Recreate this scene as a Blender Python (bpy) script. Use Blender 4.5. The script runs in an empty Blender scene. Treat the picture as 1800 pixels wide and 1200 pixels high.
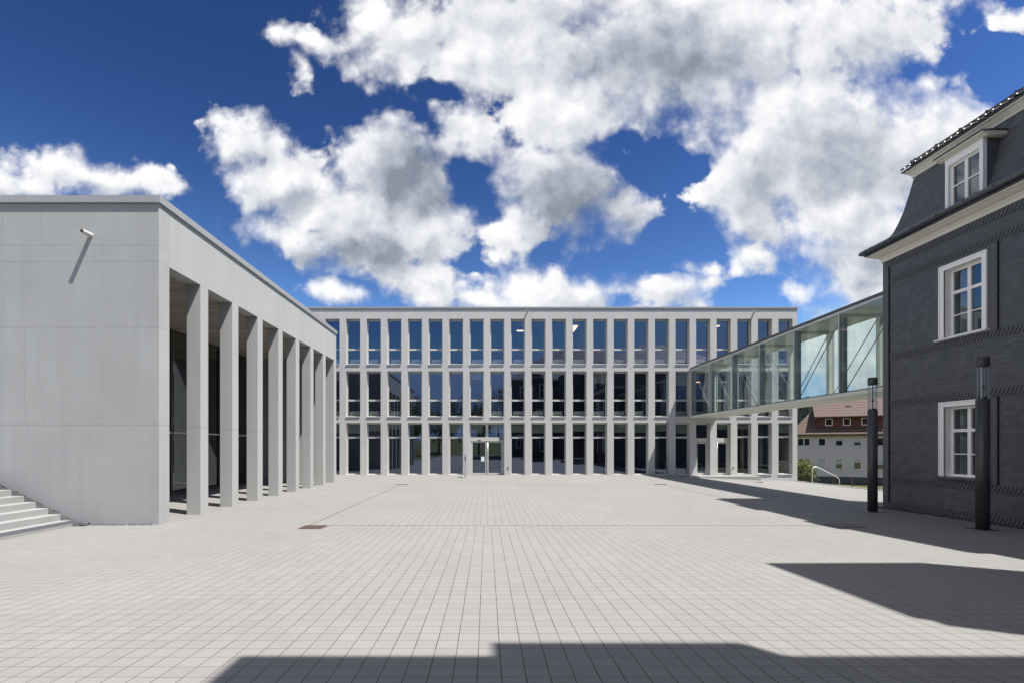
import bpy, math, random
from mathutils import Vector, Matrix
random.seed(7)
R = math.radians
scn = bpy.context.scene
COL = scn.collection

# ------------------------------------------------------------------ camera
CAMZ = 2.107
F = 860.0                                   # focal length in pixels of an 1800 px wide frame
cam_d = bpy.data.cameras.new('camera')
cam = bpy.data.objects.new('camera', cam_d); COL.objects.link(cam)
cam.location = (0, 0, CAMZ); cam.rotation_euler = (R(90), 0, 0)
cam_d.sensor_width = 36.0; cam_d.lens = 36.0 * F / 1800
cam_d.shift_x = (900 - 855.5) / 1800; cam_d.shift_y = (783 - 600) / 1800
cam_d.clip_end = 6000; cam_d.clip_start = 0.05
scn.camera = cam

# ------------------------------------------------------------------ sun
SX, SY = 0.435, 0.25                        # metres of shadow per metre of height (left, away)
sdir = Vector((-SX, SY, -1)).normalized()   # direction the light travels
sun_d = bpy.data.lights.new('sun', 'SUN'); sun_d.energy = 4.9; sun_d.angle = R(0.5)
sun_d.color = (1.0, 0.965, 0.91)
sun = bpy.data.objects.new('sun', sun_d); COL.objects.link(sun)
sun.rotation_euler = sdir.to_track_quat('-Z', 'Y').to_euler()
tosun = -sdir
elev = math.asin(tosun.z); azim = math.atan2(tosun.x, tosun.y)

# ------------------------------------------------------------------ exposure
scn.view_settings.view_transform = 'Standard'
scn.view_settings.look = 'None'
scn.view_settings.exposure = 0.88
scn.view_settings.gamma = 1.0
scn.cycles.max_bounces = 8
scn.cycles.transparent_max_bounces = 16
scn.cycles.caustics_reflective = False; scn.cycles.caustics_refractive = False

# ------------------------------------------------------------------ node helper
class NT:
    def __init__(s, tree): s.t = tree; s.n = tree.nodes; s.l = tree.links
    def node(s, typ, **kw):
        n = s.n.new(typ)
        for k, v in kw.items(): setattr(n, k, v)
        return n
    def put(s, sock, v):
        if isinstance(v, bpy.types.NodeSocket): s.l.new(v, sock)
        elif v is not None: sock.default_value = v
    def math(s, op, a, b=None, c=None, clamp=False):
        n = s.n.new('ShaderNodeMath'); n.operation = op; n.use_clamp = clamp
        s.put(n.inputs[0], a)
        if b is not None: s.put(n.inputs[1], b)
        if c is not None: s.put(n.inputs[2], c)
        return n.outputs[0]
    def vmath(s, op, a, b=None, out=0, scale=None):
        n = s.n.new('ShaderNodeVectorMath'); n.operation = op
        s.put(n.inputs[0], a)
        if b is not None: s.put(n.inputs[1], b)
        if scale is not None: s.put(n.inputs[3], scale)
        return n.outputs['Value'] if out == 'v' else n.outputs[0]
    def noise(s, vec, scale, detail=4, rough=0.5, dist=0.0, out='Fac'):
        n = s.n.new('ShaderNodeTexNoise')
        s.put(n.inputs['Vector'], vec); n.inputs['Scale'].default_value = scale
        n.inputs['Detail'].default_value = detail; n.inputs['Roughness'].default_value = rough
        n.inputs['Distortion'].default_value = dist
        return n.outputs[out]
    def rng(s, v, a, b, c=0.0, d=1.0, smooth=False):
        n = s.n.new('ShaderNodeMapRange'); n.clamp = True
        if smooth: n.interpolation_type = 'SMOOTHSTEP'
        s.put(n.inputs[0], v); s.put(n.inputs[1], a); s.put(n.inputs[2], b)
        s.put(n.inputs[3], c); s.put(n.inputs[4], d)
        return n.outputs[0]
    def mix(s, fac, a, b, blend='MIX'):
        n = s.n.new('ShaderNodeMix'); n.data_type = 'RGBA'; n.blend_type = blend
        s.put(n.inputs[0], fac)
        for sock, v in ((n.inputs[6], a), (n.inputs[7], b)):
            if isinstance(v, (tuple, list)) and len(v) == 3: v = (*v, 1)
            s.put(sock, v)
        return n.outputs[2]
    def sep(s, v):
        n = s.n.new('ShaderNodeSeparateXYZ'); s.put(n.inputs[0], v); return n.outputs
    def comb(s, x, y, z=0.0):
        n = s.n.new('ShaderNodeCombineXYZ'); s.put(n.inputs[0], x); s.put(n.inputs[1], y); s.put(n.inputs[2], z)
        return n.outputs[0]

# ------------------------------------------------------------------ world: Nishita sky with procedural clouds
world = bpy.data.worlds.new('World'); scn.world = world; world.use_nodes = True
W = NT(world.node_tree); W.n.clear()
sky = W.node('ShaderNodeTexSky', sky_type='NISHITA')
sky.sun_disc = False; sky.sun_elevation = elev; sky.sun_rotation = azim
sky.altitude = 350; sky.air_density = 1.0; sky.dust_density = 0.3; sky.ozone_density = 3.0
SKYS = 0.10
LUM = 0.69                                  # brightness of clouds and sky against the sun

def cloud_field(name='cloud_field'):
    g = bpy.data.node_groups.new(name, 'ShaderNodeTree')
    g.interface.new_socket('P', in_out='INPUT', socket_type='NodeSocketVector')
    g.interface.new_socket('D', in_out='OUTPUT', socket_type='NodeSocketFloat')
    g.interface.new_socket('S', in_out='OUTPUT', socket_type='NodeSocketFloat')
    G = NT(g)
    gi = G.node('NodeGroupInput'); go = G.node('NodeGroupOutput')
    P = gi.outputs[0]
    w1 = G.vmath('SUBTRACT', G.noise(P, 0.55, 2, 0.5, out='Color'), (0.5, 0.5, 0.5))
    w2 = G.vmath('SUBTRACT', G.noise(P, 2.2, 3, 0.55, out='Color'), (0.5, 0.5, 0.5))
    Q = G.vmath('ADD', P, G.vmath('SCALE', w1, scale=0.9))
    Q = G.vmath('ADD', Q, G.vmath('SCALE', w2, scale=0.32))
    # cx, cy, rx, ry (hundreds of the reference units), tilt degrees, weight
    blobs = [
        (1.5, 3.12, 1.9, 0.40, 9, .85), (0.2, 3.25, 1.1, 0.35, 0, .8), (2.9, 3.4, .7, .22, 15, .7),
        (4.35, 2.45, 0.75, 0.55, 30, 1), (5.0, 3.15, 1.1, 0.75, 10, 1), (6.8, 2.85, 1.1, 1.0, 0, 1.25),
        (6.2, 3.75, 2.0, 1.0, 8, 1.25), (7.4, 3.5, .9, .9, 0, 1.1), (5.2, 4.15, 1.1, 0.4, 15, .9), (7.4, 4.1, 1.0, 0.7, 0, 1), (6.95, 4.85, 0.85, 0.45, 35, .9),
        (5.9, 5.2, 0.65, 0.3, 5, 1), (7.45, 5.0, .6, .45, 30, 1), (8.6, 5.2, .6, .4, 0, .9),
        (9.55, 5.2, 1.7, 0.45, 0, 1), (11.8, 5.15, 1.1, 0.35, 0, 1), (7.6, 5.3, 0.6, 0.25, 0, 1), (12.2, 4.72, 0.5, 0.18, 0, .8),
        (7.1, 0.55, 1.3, 1.0, 10, 1.1), (5.5, 0.85, 0.9, 0.26, 15, .8), (5.3, 1.25, .25, .5, -20, .6), (9.1, 0.7, 2.6, 1.35, 5, 1.2), (12.2, 0.8, 3.3, 1.75, 0, 1.3),
        (15.0, 0.5, 2.1, 1.05, -8, 1.2), (14.1, 2.4, 2.5, 1.6, 10, 1.3), (16.2, 2.7, 1.8, 1.4, 0, 1.2), (10.1, 1.9, 1.7, 0.9, 0, 1.1),
        (8.2, 2.3, 0.85, 0.6, 30, .9), (15.0, 4.0, 1.7, 1.3, 20, 1.1), (14.9, 4.9, 1.0, 0.75, 0, 1), (12.9, 3.2, 0.9, 0.9, 0, 1), (13.2, 3.9, 0.8, 0.6, 20, 1),
        (9.8, 3.35, 1.3, 0.95, 20, 1.1), (9.2, 4.2, 0.85, 0.4, 0, .9), (10.9, 3.75, 0.75, 0.5, 20, .9),
        (13.3, 4.45, 0.4, 0.35, 0, .8), (14.9, 6.1, 1.6, .75, 0, 1.1), (15.4, 5.2, .9, .6, 0, 1), (16.9, 2.2, 1.0, .7, 0, 1.1), (13.9, 5.2, .5, .3, 0, .8), (17.8, 0.3, 0.55, 0.25, 0, .8), (8.4, 4.8, .45, .15, 0, .6),
    ]
    acc = None
    for cx, cy, rx, ry, rot, w in blobs:
        m = G.node('ShaderNodeMapping', vector_type='TEXTURE')
        G.put(m.inputs['Vector'], Q)
        m.inputs['Rotation'].default_value = (0, 0, R(rot))
        # the running value rides on z (scaled away) so that the nodes evaluate one after another
        if acc is None: m.inputs['Location'].default_value = (cx, cy, 0)
        else: G.put(m.inputs['Location'], G.comb(cx, cy, acc))
        m.inputs['Scale'].default_value = (rx, ry, 1e5)
        ln = G.vmath('LENGTH', m.outputs[0], out='v')
        v = G.math('MULTIPLY_ADD', ln, -w, w)
        if acc is None: acc = v
        else:
            n = G.n.new('ShaderNodeMath'); n.operation = 'SMOOTH_MAX'
            G.put(n.inputs[0], acc); G.put(n.inputs[1], v); n.inputs[2].default_value = 0.22
            acc = n.outputs[0]
    # blue holes
    holes = [(11.75, 2.95, .85, .62, 0, 1.0), (12.0, 4.35, .75, .6, 0, 1.0), (7.75, 1.45, .5, .25, 0, .8), (17.5, 1.05, .75, .6, 0, 1.2),
             (11.0, 2.5, .4, .25, 0, .8), (8.15, 3.3, .25, .6, 0, .8), (5.9, 1.8, 1.0, .4, 0, .7), (8.3, 4.7, .5, .2, 0, .6), (13.2, 5.3, .8, .5, 0, .8), (15.6, 6.0, .5, .3, 0, .5), (5.5, 3.95, .2, .1, 0, .4)]
    hacc = None
    for cx, cy, rx, ry, rot, w in holes:
        m = G.node('ShaderNodeMapping', vector_type='TEXTURE')
        G.put(m.inputs['Vector'], Q)
        G.put(m.inputs['Location'], G.comb(cx, cy, acc if hacc is None else hacc)); m.inputs['Scale'].default_value = (rx, ry, 1e5)
        v = G.math('MAXIMUM', G.math('MULTIPLY_ADD', G.vmath('LENGTH', m.outputs[0], out='v'), -w, w), 0.0)
        hacc = v if hacc is None else G.math('ADD', hacc, v)
    f1 = G.math('SUBTRACT', G.noise(P, 1.3, 8, 0.62, 0.2), 0.5)
    # cauliflower edge: rounded cells in three sizes
    PV = G.vmath('ADD', P, G.vmath('SCALE', w2, scale=0.25))
    vn = G.node('ShaderNodeTexVoronoi'); vn.voronoi_dimensions = '2D'; vn.feature = 'SMOOTH_F1'; G.put(vn.inputs['Vector'], PV)
    vn.inputs['Scale'].default_value = 1.7; vn.inputs['Detail'].default_value = 2.5; vn.inputs['Roughness'].default_value = 0.48
    vn.inputs['Lacunarity'].default_value = 2.3; vn.inputs['Smoothness'].default_value = 0.85
    f2 = G.math('SUBTRACT', 0.50, vn.outputs['Distance'])
    base = G.math('MULTIPLY_ADD', hacc, -1.3, G.math('MULTIPLY', acc, 1.15))
    sm_ = G.math('MULTIPLY_ADD', f2, 0.62, base)
    d = G.math('MULTIPLY_ADD', f1, 1.55, G.math('ADD', sm_, 0.27))
    G.put(go.inputs[0], d)
    G.put(go.inputs[1], sm_)
    return g
cg = cloud_field()
tc = W.node('ShaderNodeTexCoord')
dx, dy, dz = W.sep(tc.outputs['Generated'])
back = W.math('LESS_THAN', dy, 0.03)
ay = W.math('MAXIMUM', W.math('ABSOLUTE', dy), 0.03)
u = W.math('DIVIDE', dx, ay); v = W.math('DIVIDE', dz, ay)
PX = W.math('MULTIPLY_ADD', u, 8.6, 8.555); PY = W.math('MULTIPLY_ADD', v, -8.6, 7.83)
P = W.comb(PX, PY, W.math('MULTIPLY', back, 9.0))
def field(pv):
    n = W.node('ShaderNodeGroup'); n.node_tree = cg; W.put(n.inputs[0], pv); return n.outputs
D0, S0 = field(P)
D1, S1 = field(W.vmath('ADD', P, (-0.20, -0.22, 0.0)))
soft = W.noise(P, 0.8, 3, 0.5)
wid = W.rng(soft, 0.33, 0.66, 0.22, 1.35)
alpha = W.rng(D0, 0.0, wid, 0.0, 1.0, smooth=True)
# clouds behind the camera, with cover added overhead and left to brighten the shade
bn = W.noise(W.vmath('MULTIPLY', tc.outputs['Generated'], (1, 1, 2.6)), 2.3, 7, 0.6)
bx = W.rng(dx, 0.05, 0.5, -0.04, 0.12)
hi = W.math('MAXIMUM', W.rng(dz, 0.45, 0.85, 0.0, 0.16), W.rng(dx, -0.70, -0.30, 0.26, 0.0))
balpha = W.rng(W.math('ADD', W.math('ADD', bn, bx), hi), 0.61, 0.75, 0, 1, smooth=True)
mb = W.node('ShaderNodeMix'); mb.data_type = 'FLOAT'
W.put(mb.inputs[0], back); W.put(mb.inputs[2], alpha); W.put(mb.inputs[3], balpha)
alpha = mb.outputs[0]
above = W.rng(v, 0.93, 1.3, 0, 1, smooth=True)
alpha = W.math('MAXIMUM', alpha, W.math('MULTIPLY', above, balpha))
hfade = W.rng(dz, -0.02, 0.02, 0, 1)
alpha = W.math('MULTIPLY', alpha, hfade)
relief = W.rng(W.math('SUBTRACT', S0, S1), -0.42, 0.50, 0.0, 1.0)
thick = W.rng(D0, 0.3, 1.3, 0.0, 1.0)
big = W.noise(W.vmath('ADD', P, (3.1, 1.7, 0)), 0.42, 4, 0.55)
darkb = [(7.2, 3.0, 1.2, 1.0, 1.0), (6.4, 4.55, 1.5, .45, .8), (10.2, 3.5, 1.5, .9, 1.0), (11.7, 1.0, 2.0, 1.0, .85), (15.0, 2.9, 1.8, .9, .55),
         (13.4, 3.5, 1.2, .8, .5), (5.1, 3.7, .9, .3, .5), (9.5, 0.3, 1.5, .5, .35), (15.3, 4.7, 1.4, .5, .45), (8.5, 0.2, 1.2, .4, .3)]
dk = None
PW = W.vmath('ADD', P, W.vmath('SCALE', W.vmath('SUBTRACT', W.noise(P, 1.4, 4, 0.6, out='Color'), (.5, .5, .5)), scale=1.3))
for cx, cy, rx, ry, w in darkb:
    m = W.node('ShaderNodeMapping', vector_type='TEXTURE')
    W.put(m.inputs['Vector'], PW)
    W.put(m.inputs['Location'], W.comb(cx, cy, D1 if dk is None else dk)); m.inputs['Scale'].default_value = (rx, ry, 1e5)
    vv = W.rng(W.vmath('LENGTH', m.outputs[0], out='v'), 0.25, 1.25, w, 0.0, smooth=True)
    dk = vv if dk is None else W.math('MAXIMUM', dk, vv)
lum = W.math('MULTIPLY_ADD', relief, 0.48, 0.60)
lum = W.math('MULTIPLY_ADD', thick, -0.10, lum)
lum = W.math('MULTIPLY_ADD', dk, -0.68, lum)
lum = W.math('MULTIPLY_ADD', W.math('SUBTRACT', W.noise(PW, 1.3, 4, 0.5), 0.5), 0.45, lum)
lum = W.math('MULTIPLY_ADD', W.math('SUBTRACT', big, 0.5), 0.35, lum)
lum = W.rng(lum, -0.05, 1.0, 0.26, 0.80)
mo = W.node('ShaderNodeMix'); mo.data_type = 'FLOAT'
W.put(mo.inputs[0], W.math('MAXIMUM', back, above)); W.put(mo.inputs[2], lum); W.put(mo.inputs[3], W.rng(bn, 0.45, 0.75, 0.95, 0.6))
lum = mo.outputs[0]
ccol = W.mix(W.rng(lum, 0.25, 0.75), (0.78, 0.89, 1.08), (1.0, 1.0, 1.02))
cv = W.vmath('SCALE', ccol, scale=W.math('MULTIPLY', lum, LUM / SKYS))
# deepen the blue towards the zenith as a polarising filter does
sx_, sy_, sz_ = W.sep(W.vmath('SCALE', sky.outputs[0], scale=SKYS))
def deep(c, a, top): return W.math('MINIMUM', W.math('MULTIPLY', W.math('POWER', c, 2.2), a * LUM / SKYS), top * LUM / SKYS)
hz_ = W.rng(dz, 0.12, 0.5, 0.022 * LUM / SKYS, 0.0)
skyc = W.vmath('ADD', W.comb(hz_, hz_, 0.0), W.comb(deep(sx_, 4.28, .30), deep(sy_, 3.63, .46), deep(sz_, 2.87, .70)))
wc = W.mix(alpha, skyc, cv)
bg = W.node('ShaderNodeBackground'); bg.inputs['Strength'].default_value = SKYS
W.put(bg.inputs['Color'], wc)
wo = W.node('ShaderNodeOutputWorld'); W.l.new(bg.outputs[0], wo.inputs[0])
world.cycles.sampling_method = 'MANUAL'; world.cycles.sample_map_resolution = 1024

# ------------------------------------------------------------------ materials
def newmat(name):
    m = bpy.data.materials.new(name); m.use_nodes = True
    t = NT(m.node_tree); b = t.n['Principled BSDF']
    pos = t.node('ShaderNodeNewGeometry').outputs['Position']
    return m, t, b, pos
def bump(t, b, h, strength=0.3, dist=0.01):
    n = t.node('ShaderNodeBump'); n.inputs['Strength'].default_value = strength; n.inputs['Distance'].default_value = dist
    t.put(n.inputs['Height'], h); t.l.new(n.outputs[0], b.inputs['Normal'])
def simple(name, col, rough=0.6, metal=0.0, var=0.12, scale=3.0, bmp=0.0, bscale=40):
    m, t, b, pos = newmat(name)
    n = t.noise(pos, scale, 5, 0.6)
    t.put(b.inputs['Base Color'], t.mix(n, tuple(c * (1 - var) for c in col), tuple(min(1, c * (1 + var)) for c in col)))
    b.inputs['Roughness'].default_value = rough; b.inputs['Metallic'].default_value = metal
    if bmp: bump(t, b, t.noise(pos, bscale, 4), bmp, 0.01)
    return m
def concrete(name, col, lines=(), vlines=(), pores=1.0, mott=0.07):
    m, t, b, pos = newmat(name)
    x, y, z = t.sep(pos)
    n1 = t.noise(pos, 0.55, 5, 0.6); n2 = t.noise(pos, 9.0, 5, 0.65)
    c = t.mix(t.rng(n1, .3, .7), tuple(a * (1 - mott) for a in col), tuple(a * (1 + mott) for a in col))
    c = t.mix(t.math('MULTIPLY', n2, 0.35), c, tuple(a * 0.86 for a in col))
    # vertical pouring streaks
    st = t.noise(t.vmath('MULTIPLY', pos, (3.0, 3.0, 0.18)), 1.0, 4, 0.6)
    c = t.mix(t.rng(st, 0.42, 0.8, 0, 0.5), c, tuple(a * 0.80 for a in col))
    vo = t.node('ShaderNodeTexVoronoi'); t.put(vo.inputs['Vector'], pos); vo.inputs['Scale'].default_value = 7.0
    msk = t.rng(t.noise(pos, 1.1, 3), 0.45, 0.65)
    po = t.math('MULTIPLY', t.rng(vo.outputs['Distance'], 0.06, 0.10, 1, 0), t.math('MULTIPLY', msk, 0.55 * pores))
    c = t.mix(po, c, tuple(a * 0.45 for a in col))
    wob = t.math('MULTIPLY', t.math('SUBTRACT', t.noise(pos, 4.0, 3), 0.5), 0.012)
    ln = None
    for z0 in lines:
        e = t.rng(t.math('ABSOLUTE', t.math('ADD', t.math('SUBTRACT', z, z0), wob)), 0.005, 0.013, 0.55, 0)
        ln = e if ln is None else t.math('MAXIMUM', ln, e)
    for x0, za, zb in vlines:
        e = t.rng(t.math('ABSOLUTE', t.math('SUBTRACT', x, x0)), 0.006, 0.012, 0.35, 0)
        e = t.math('MULTIPLY', e, t.math('MULTIPLY', t.math('GREATER_THAN', z, za), t.math('LESS_THAN', z, zb)))
        ln = e if ln is None else t.math('MAXIMUM', ln, e)
    if ln is not None:
        brk = t.rng(t.noise(pos, 1.7, 3), 0.35, 0.55, 0.45, 1)
        c = t.mix(t.math('MULTIPLY', ln, brk), c, tuple(a * 0.4 for a in col))
    t.put(b.inputs['Base Color'], c); b.inputs['Roughness'].default_value = 0.88
    b.inputs['Specular IOR Level'].default_value = 0.25
    h = t.math('MULTIPLY_ADD', po, -1.0, t.math('MULTIPLY', n2, 0.5))
    bump(t, b, h, 0.35, 0.006)
    return m
M = {}
CC = (0.352, 0.356, 0.350)
M['conc'] = concrete('fair_faced_concrete', CC, lines=(7.475, 7.04, 5.28, 2.67), vlines=((-11.95, 7.475, 9), (-13.0, 7.475, 9), (-16.2, 2.67, 7.04), (-12.4, 2.67, 5.28)))
M['conc_c'] = concrete('column_concrete', (0.375, 0.378, 0.370), lines=(2.67,), pores=0.5, mott=0.04)
M['conc2'] = concrete('painted_concrete', (0.48, 0.472, 0.457), lines=(-0.02,), pores=0.4, mott=0.05)
M['stone'] = concrete('cast_stone', (0.29, 0.29, 0.285), pores=0.6)
M['coping'] = simple('zinc_coping', (0.33, 0.33, 0.335), 0.45, 0.2, 0.06)
M['alu'] = simple('aluminium_frame', (0.56, 0.555, 0.54), 0.42, 0.1, 0.04)
M['alu_b'] = simple('beige_aluminium', (0.50, 0.49, 0.445), 0.45, 0.05, 0.05)
M['bronze'] = simple('bronze_frame', (0.075, 0.068, 0.058), 0.4, 0.4, 0.1)
M['steel'] = simple('brushed_steel', (0.60, 0.60, 0.60), 0.3, 0.85, 0.05)
M['post'] = simple('grey_green_paint', (0.26, 0.28, 0.26), 0.5, 0.1, 0.05)
M['black'] = simple('black_rubber_and_shade', (0.012, 0.012, 0.013), 0.6)  # also colours the shadow gaps between the slate fields
M['lamp'] = simple('anthracite_powder_coat', (0.065, 0.065, 0.068), 0.42, 0.3, 0.1, 2.0)
M['white'] = simple('white_lacquer', (0.90, 0.89, 0.87), 0.5, 0, 0.04, 2.0)
M['cream'] = simple('cream_paint', (0.68, 0.64, 0.56), 0.6, 0, 0.07, 1.5)
M['zinc'] = simple('weathered_zinc', (0.12, 0.125, 0.13), 0.42, 0.6, 0.25, 5.0)
M['soffit'] = simple('pale_green_panel', (0.62, 0.64, 0.56), 0.5, 0, 0.04)
M['plaster'] = simple('white_plaster_inside', (0.55, 0.54, 0.5), 0.9, 0, 0.04)
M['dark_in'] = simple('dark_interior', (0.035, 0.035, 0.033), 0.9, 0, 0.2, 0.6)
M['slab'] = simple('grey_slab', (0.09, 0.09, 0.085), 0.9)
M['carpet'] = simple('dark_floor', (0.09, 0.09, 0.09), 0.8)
M['rod'] = simple('white_rod', (0.75, 0.76, 0.74), 0.4, 0.1)
M['rodd'] = simple('steel_rod', (0.10, 0.11, 0.11), 0.4, 0.3)
M['rust'] = simple('rusty_grate', (0.10, 0.062, 0.052), 0.8, 0.2, 0.3, 20)
M['strip'] = simple('dark_contrast_strip', (0.13, 0.13, 0.15), 0.8)
M['gravel'] = simple('basalt_gravel', (0.055, 0.055, 0.06), 0.9, 0, 0.8, 22)
M['rail'] = simple('galvanised_rail', (0.66, 0.66, 0.65), 0.4, 0.3)
M['curtain'] = simple('curtain_cloth', (0.42, 0.43, 0.42), 0.9)
M['heater'] = simple('white_radiator', (0.72, 0.72, 0.68), 0.6)
M['bark'] = simple('bark', (0.09, 0.07, 0.05), 0.9, 0, 0.3, 8, 0.5)
M['plinth'] = simple('dark_plinth', (0.055, 0.055, 0.065), 0.8, 0, 0.2)
M['render'] = simple('house_render', (0.50, 0.455, 0.49), 0.9, 0, 0.05, 0.8)
M['redtile'] = simple('red_cladding', (0.12, 0.035, 0.028), 0.8, 0, 0.2, 3)
M['paper'] = simple('paper_notice', (0.62, 0.7, 0.72), 0.8)
M['shutter'] = simple('roller_shutter', (0.42, 0.42, 0.44), 0.6)
def lampglow():
    m, t, b, pos = newmat('strip_light')
    b.inputs['Base Color'].default_value = (.8, .7, .6, 1); b.inputs['Emission Color'].default_value = (1, .62, .48, 1)
    b.inputs['Emission Strength'].default_value = 1.6; return m
M['glow'] = lampglow()

def glass(name, tint, f0, rough=0.0, boost=1.0, gcol=(.86, .93, 1.0)):
    m = bpy.data.materials.new(name); m.use_nodes = True
    t = NT(m.node_tree); t.n.clear()
    lw = t.node('ShaderNodeLayerWeight'); lw.inputs['Blend'].default_value = 0.5
    fac = t.math('POWER', lw.outputs['Facing'], 4.0)
    fac = t.math('MULTIPLY_ADD', fac, (1 - f0) * boost, f0, clamp=True)
    tr = t.node('ShaderNodeBsdfTransparent'); tr.inputs[0].default_value = (*tint, 1)
    gl = t.node('ShaderNodeBsdfGlossy'); gl.inputs['Roughness'].default_value = rough; gl.inputs['Color'].default_value = (*gcol, 1)
    mx = t.node('ShaderNodeMixShader'); t.put(mx.inputs[0], fac); t.l.new(tr.outputs[0], mx.inputs[1]); t.l.new(gl.outputs[0], mx.inputs[2])
    o = t.node('ShaderNodeOutputMaterial'); t.l.new(mx.outputs[0], o.inputs[0])
    return m
M['glass'] = glass('solar_glass', (0.66, 0.68, 0.65), 0.19, gcol=(.60, .69, 1.0))
M['glass_b'] = glass('bridge_glass', (0.84, 0.915, 0.89), 0.08)
M['glass_d'] = glass('dark_glass', (0.50, 0.50, 0.46), 0.14)
M['glass_w'] = glass('old_window_glass', (0.6, 0.62, 0.62), 0.16)
M['glass_t'] = glass('lamp_glass', (0.86, 0.88, 0.9), 0.08)

def paving():
    m, t, b, pos = newmat('concrete_pavers')
    x, y, z = t.sep(pos)
    p = 0.2
    far = t.math('MULTIPLY', t.math('GREATER_THAN', y, 13.0), 0.09)
    wx = t.math('MULTIPLY', t.math('SUBTRACT', t.noise(t.comb(x, t.math('MULTIPLY', y, 0.35)), 1.6, 2), 0.5), 0.014)
    wy = t.math('MULTIPLY', t.math('SUBTRACT', t.noise(t.comb(t.math('MULTIPLY', x, 0.8), y, 3.0), 1.3, 2), 0.5), 0.02)
    gx = t.math('DIVIDE', t.math('ADD', t.math('ADD', t.math('ADD', x, 0.078), far), wx), p)
    gy = t.math('DIVIDE', t.math('ADD', y, wy), p)
    ix = t.math('FLOOR', gx); iy = t.math('FLOOR', gy)
    # each longitudinal column of stones is laid with a slightly different start
    colr = t.node('ShaderNodeTexWhiteNoise', noise_dimensions='1D'); t.put(colr.inputs['W'], ix)
    gy = t.math('MULTIPLY_ADD', colr.outputs['Value'], 0.035, gy); iy = t.math('FLOOR', gy)
    fx = t.math('ABSOLUTE', t.math('SUBTRACT', t.math('FRACT', gx), 0.5)); fy = t.math('ABSOLUTE', t.math('SUBTRACT', t.math('FRACT', gy), 0.5))
    ex = t.math('MULTIPLY', t.math('SUBTRACT', 0.5, fx), p)     # metres from the joint
    ey = t.math('MULTIPLY', t.math('SUBTRACT', 0.5, fy), p)
    jw = t.rng(t.noise(t.comb(ix, t.math('MULTIPLY', iy, 0.3)), 3.7, 1), 0.3, 0.7, 0.0014, 0.0036)
    jx = t.rng(ex, jw, t.math('ADD', jw, 0.0014), 1, 0)
    jy = t.math('MULTIPLY', t.rng(ey, 0.0016, 0.0034, 1, 0), 0.92)
    j = t.math('MAXIMUM', jx, jy)
    wn = t.node('ShaderNodeTexWhiteNoise', noise_dimensions='2D'); t.put(wn.inputs['Vector'], t.comb(ix, iy))
    col = t.mix(wn.outputs['Value'], (0.229, 0.224, 0.216), (0.249, 0.244, 0.236))
    big = t.noise(pos, 0.22, 5, 0.6); col = t.mix(t.rng(big, 0.35, 0.7), col, t.mix(1.0, col, (0.90, 0.90, 0.90), 'MULTIPLY'))
    fine = t.noise(pos, 60.0, 4, 0.7); col = t.mix(t.rng(fine, 0.35, 0.8, 0, 0.6), col, (0.165, 0.16, 0.15))
    sp = t.rng(t.noise(pos, 2.3, 6, 0.7), 0.66, 0.76, 0, 0.25); col = t.mix(sp, col, (0.15, 0.145, 0.135))
    col = t.mix(t.math('MULTIPLY', j, 0.96), col, (0.030, 0.027, 0.024))
    t.put(b.inputs['Base Color'], col); b.inputs['Roughness'].default_value = 0.9; b.inputs['Specular IOR Level'].default_value = 0.25
    tilt = t.math('MULTIPLY', wn.outputs['Value'], 0.3)
    h = t.math('ADD', t.math('MULTIPLY_ADD', j, -1.0, tilt), t.math('MULTIPLY', fine, 0.15))
    bump(t, b, h, 0.5, 0.004)
    return m
M['pave'] = paving()

def slate(name, roof=False):
    m, t, b, pos = newmat(name)
    x, y, z = t.sep(pos)
    s = t.math('ADD', x, y)                                      # runs along either wall
    wz = t.math('MULTIPLY', t.math('SUBTRACT', t.noise(t.comb(s, t.math('MULTIPLY', z, 1.5)), 0.9, 3), 0.5), 0.16)
    sl = t.math('MULTIPLY', s, 0.22 if roof else -0.03)
    zz = t.math('DIVIDE', t.math('ADD', t.math('ADD', z, wz), sl), 0.20 if roof else 0.125)
    row = t.math('FLOOR', zz)
    wn = t.node('ShaderNodeTexWhiteNoise', noise_dimensions='1D'); t.put(wn.inputs['W'], row)
    ss = t.math('ADD', t.math('DIVIDE', s, 0.19), t.math('MULTIPLY', wn.outputs['Value'], 7.0))
    ss = t.math('ADD', ss, t.math('MULTIPLY', t.math('FRACT', zz), 0.45))
    fz = t.math('FRACT', zz); fs = t.math('FRACT', ss)
    w2 = t.node('ShaderNodeTexWhiteNoise', noise_dimensions='2D'); t.put(w2.inputs['Vector'], t.comb(row, t.math('FLOOR', ss)))
    h = t.math('ADD', t.math('SUBTRACT', 1.0, fz), t.math('MULTIPLY', fs, 0.35))
    h = t.math('MULTIPLY_ADD', w2.outputs['Value'], 0.35, h)
    c = t.mix(w2.outputs['Value'], (0.084, 0.088, 0.096), (0.115, 0.119, 0.128))
    c = t.mix(t.rng(t.noise(pos, 0.7, 5, 0.6), 0.4, 0.75, 0, 0.5), c, (0.125, 0.127, 0.132))
    edge = t.math('MAXIMUM', t.rng(fz, 0.0, 0.10, 0.65, 0), t.rng(fs, 0, 0.07, 0.5, 0))
    c = t.mix(edge, c, (0.020, 0.021, 0.023))
    t.put(b.inputs['Base Color'], c); b.inputs['Roughness'].default_value = 0.62; b.inputs['Specular IOR Level'].default_value = 0.35
    bump(t, b, h, 0.8, 0.014)
    return m
M['slate'] = slate('wall_slate'); M['slate_r'] = slate('roof_slate', True)
M['slate_p'] = simple('slate_plate', (0.100, 0.103, 0.110), 0.6, 0, 0.25, 9)

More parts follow.
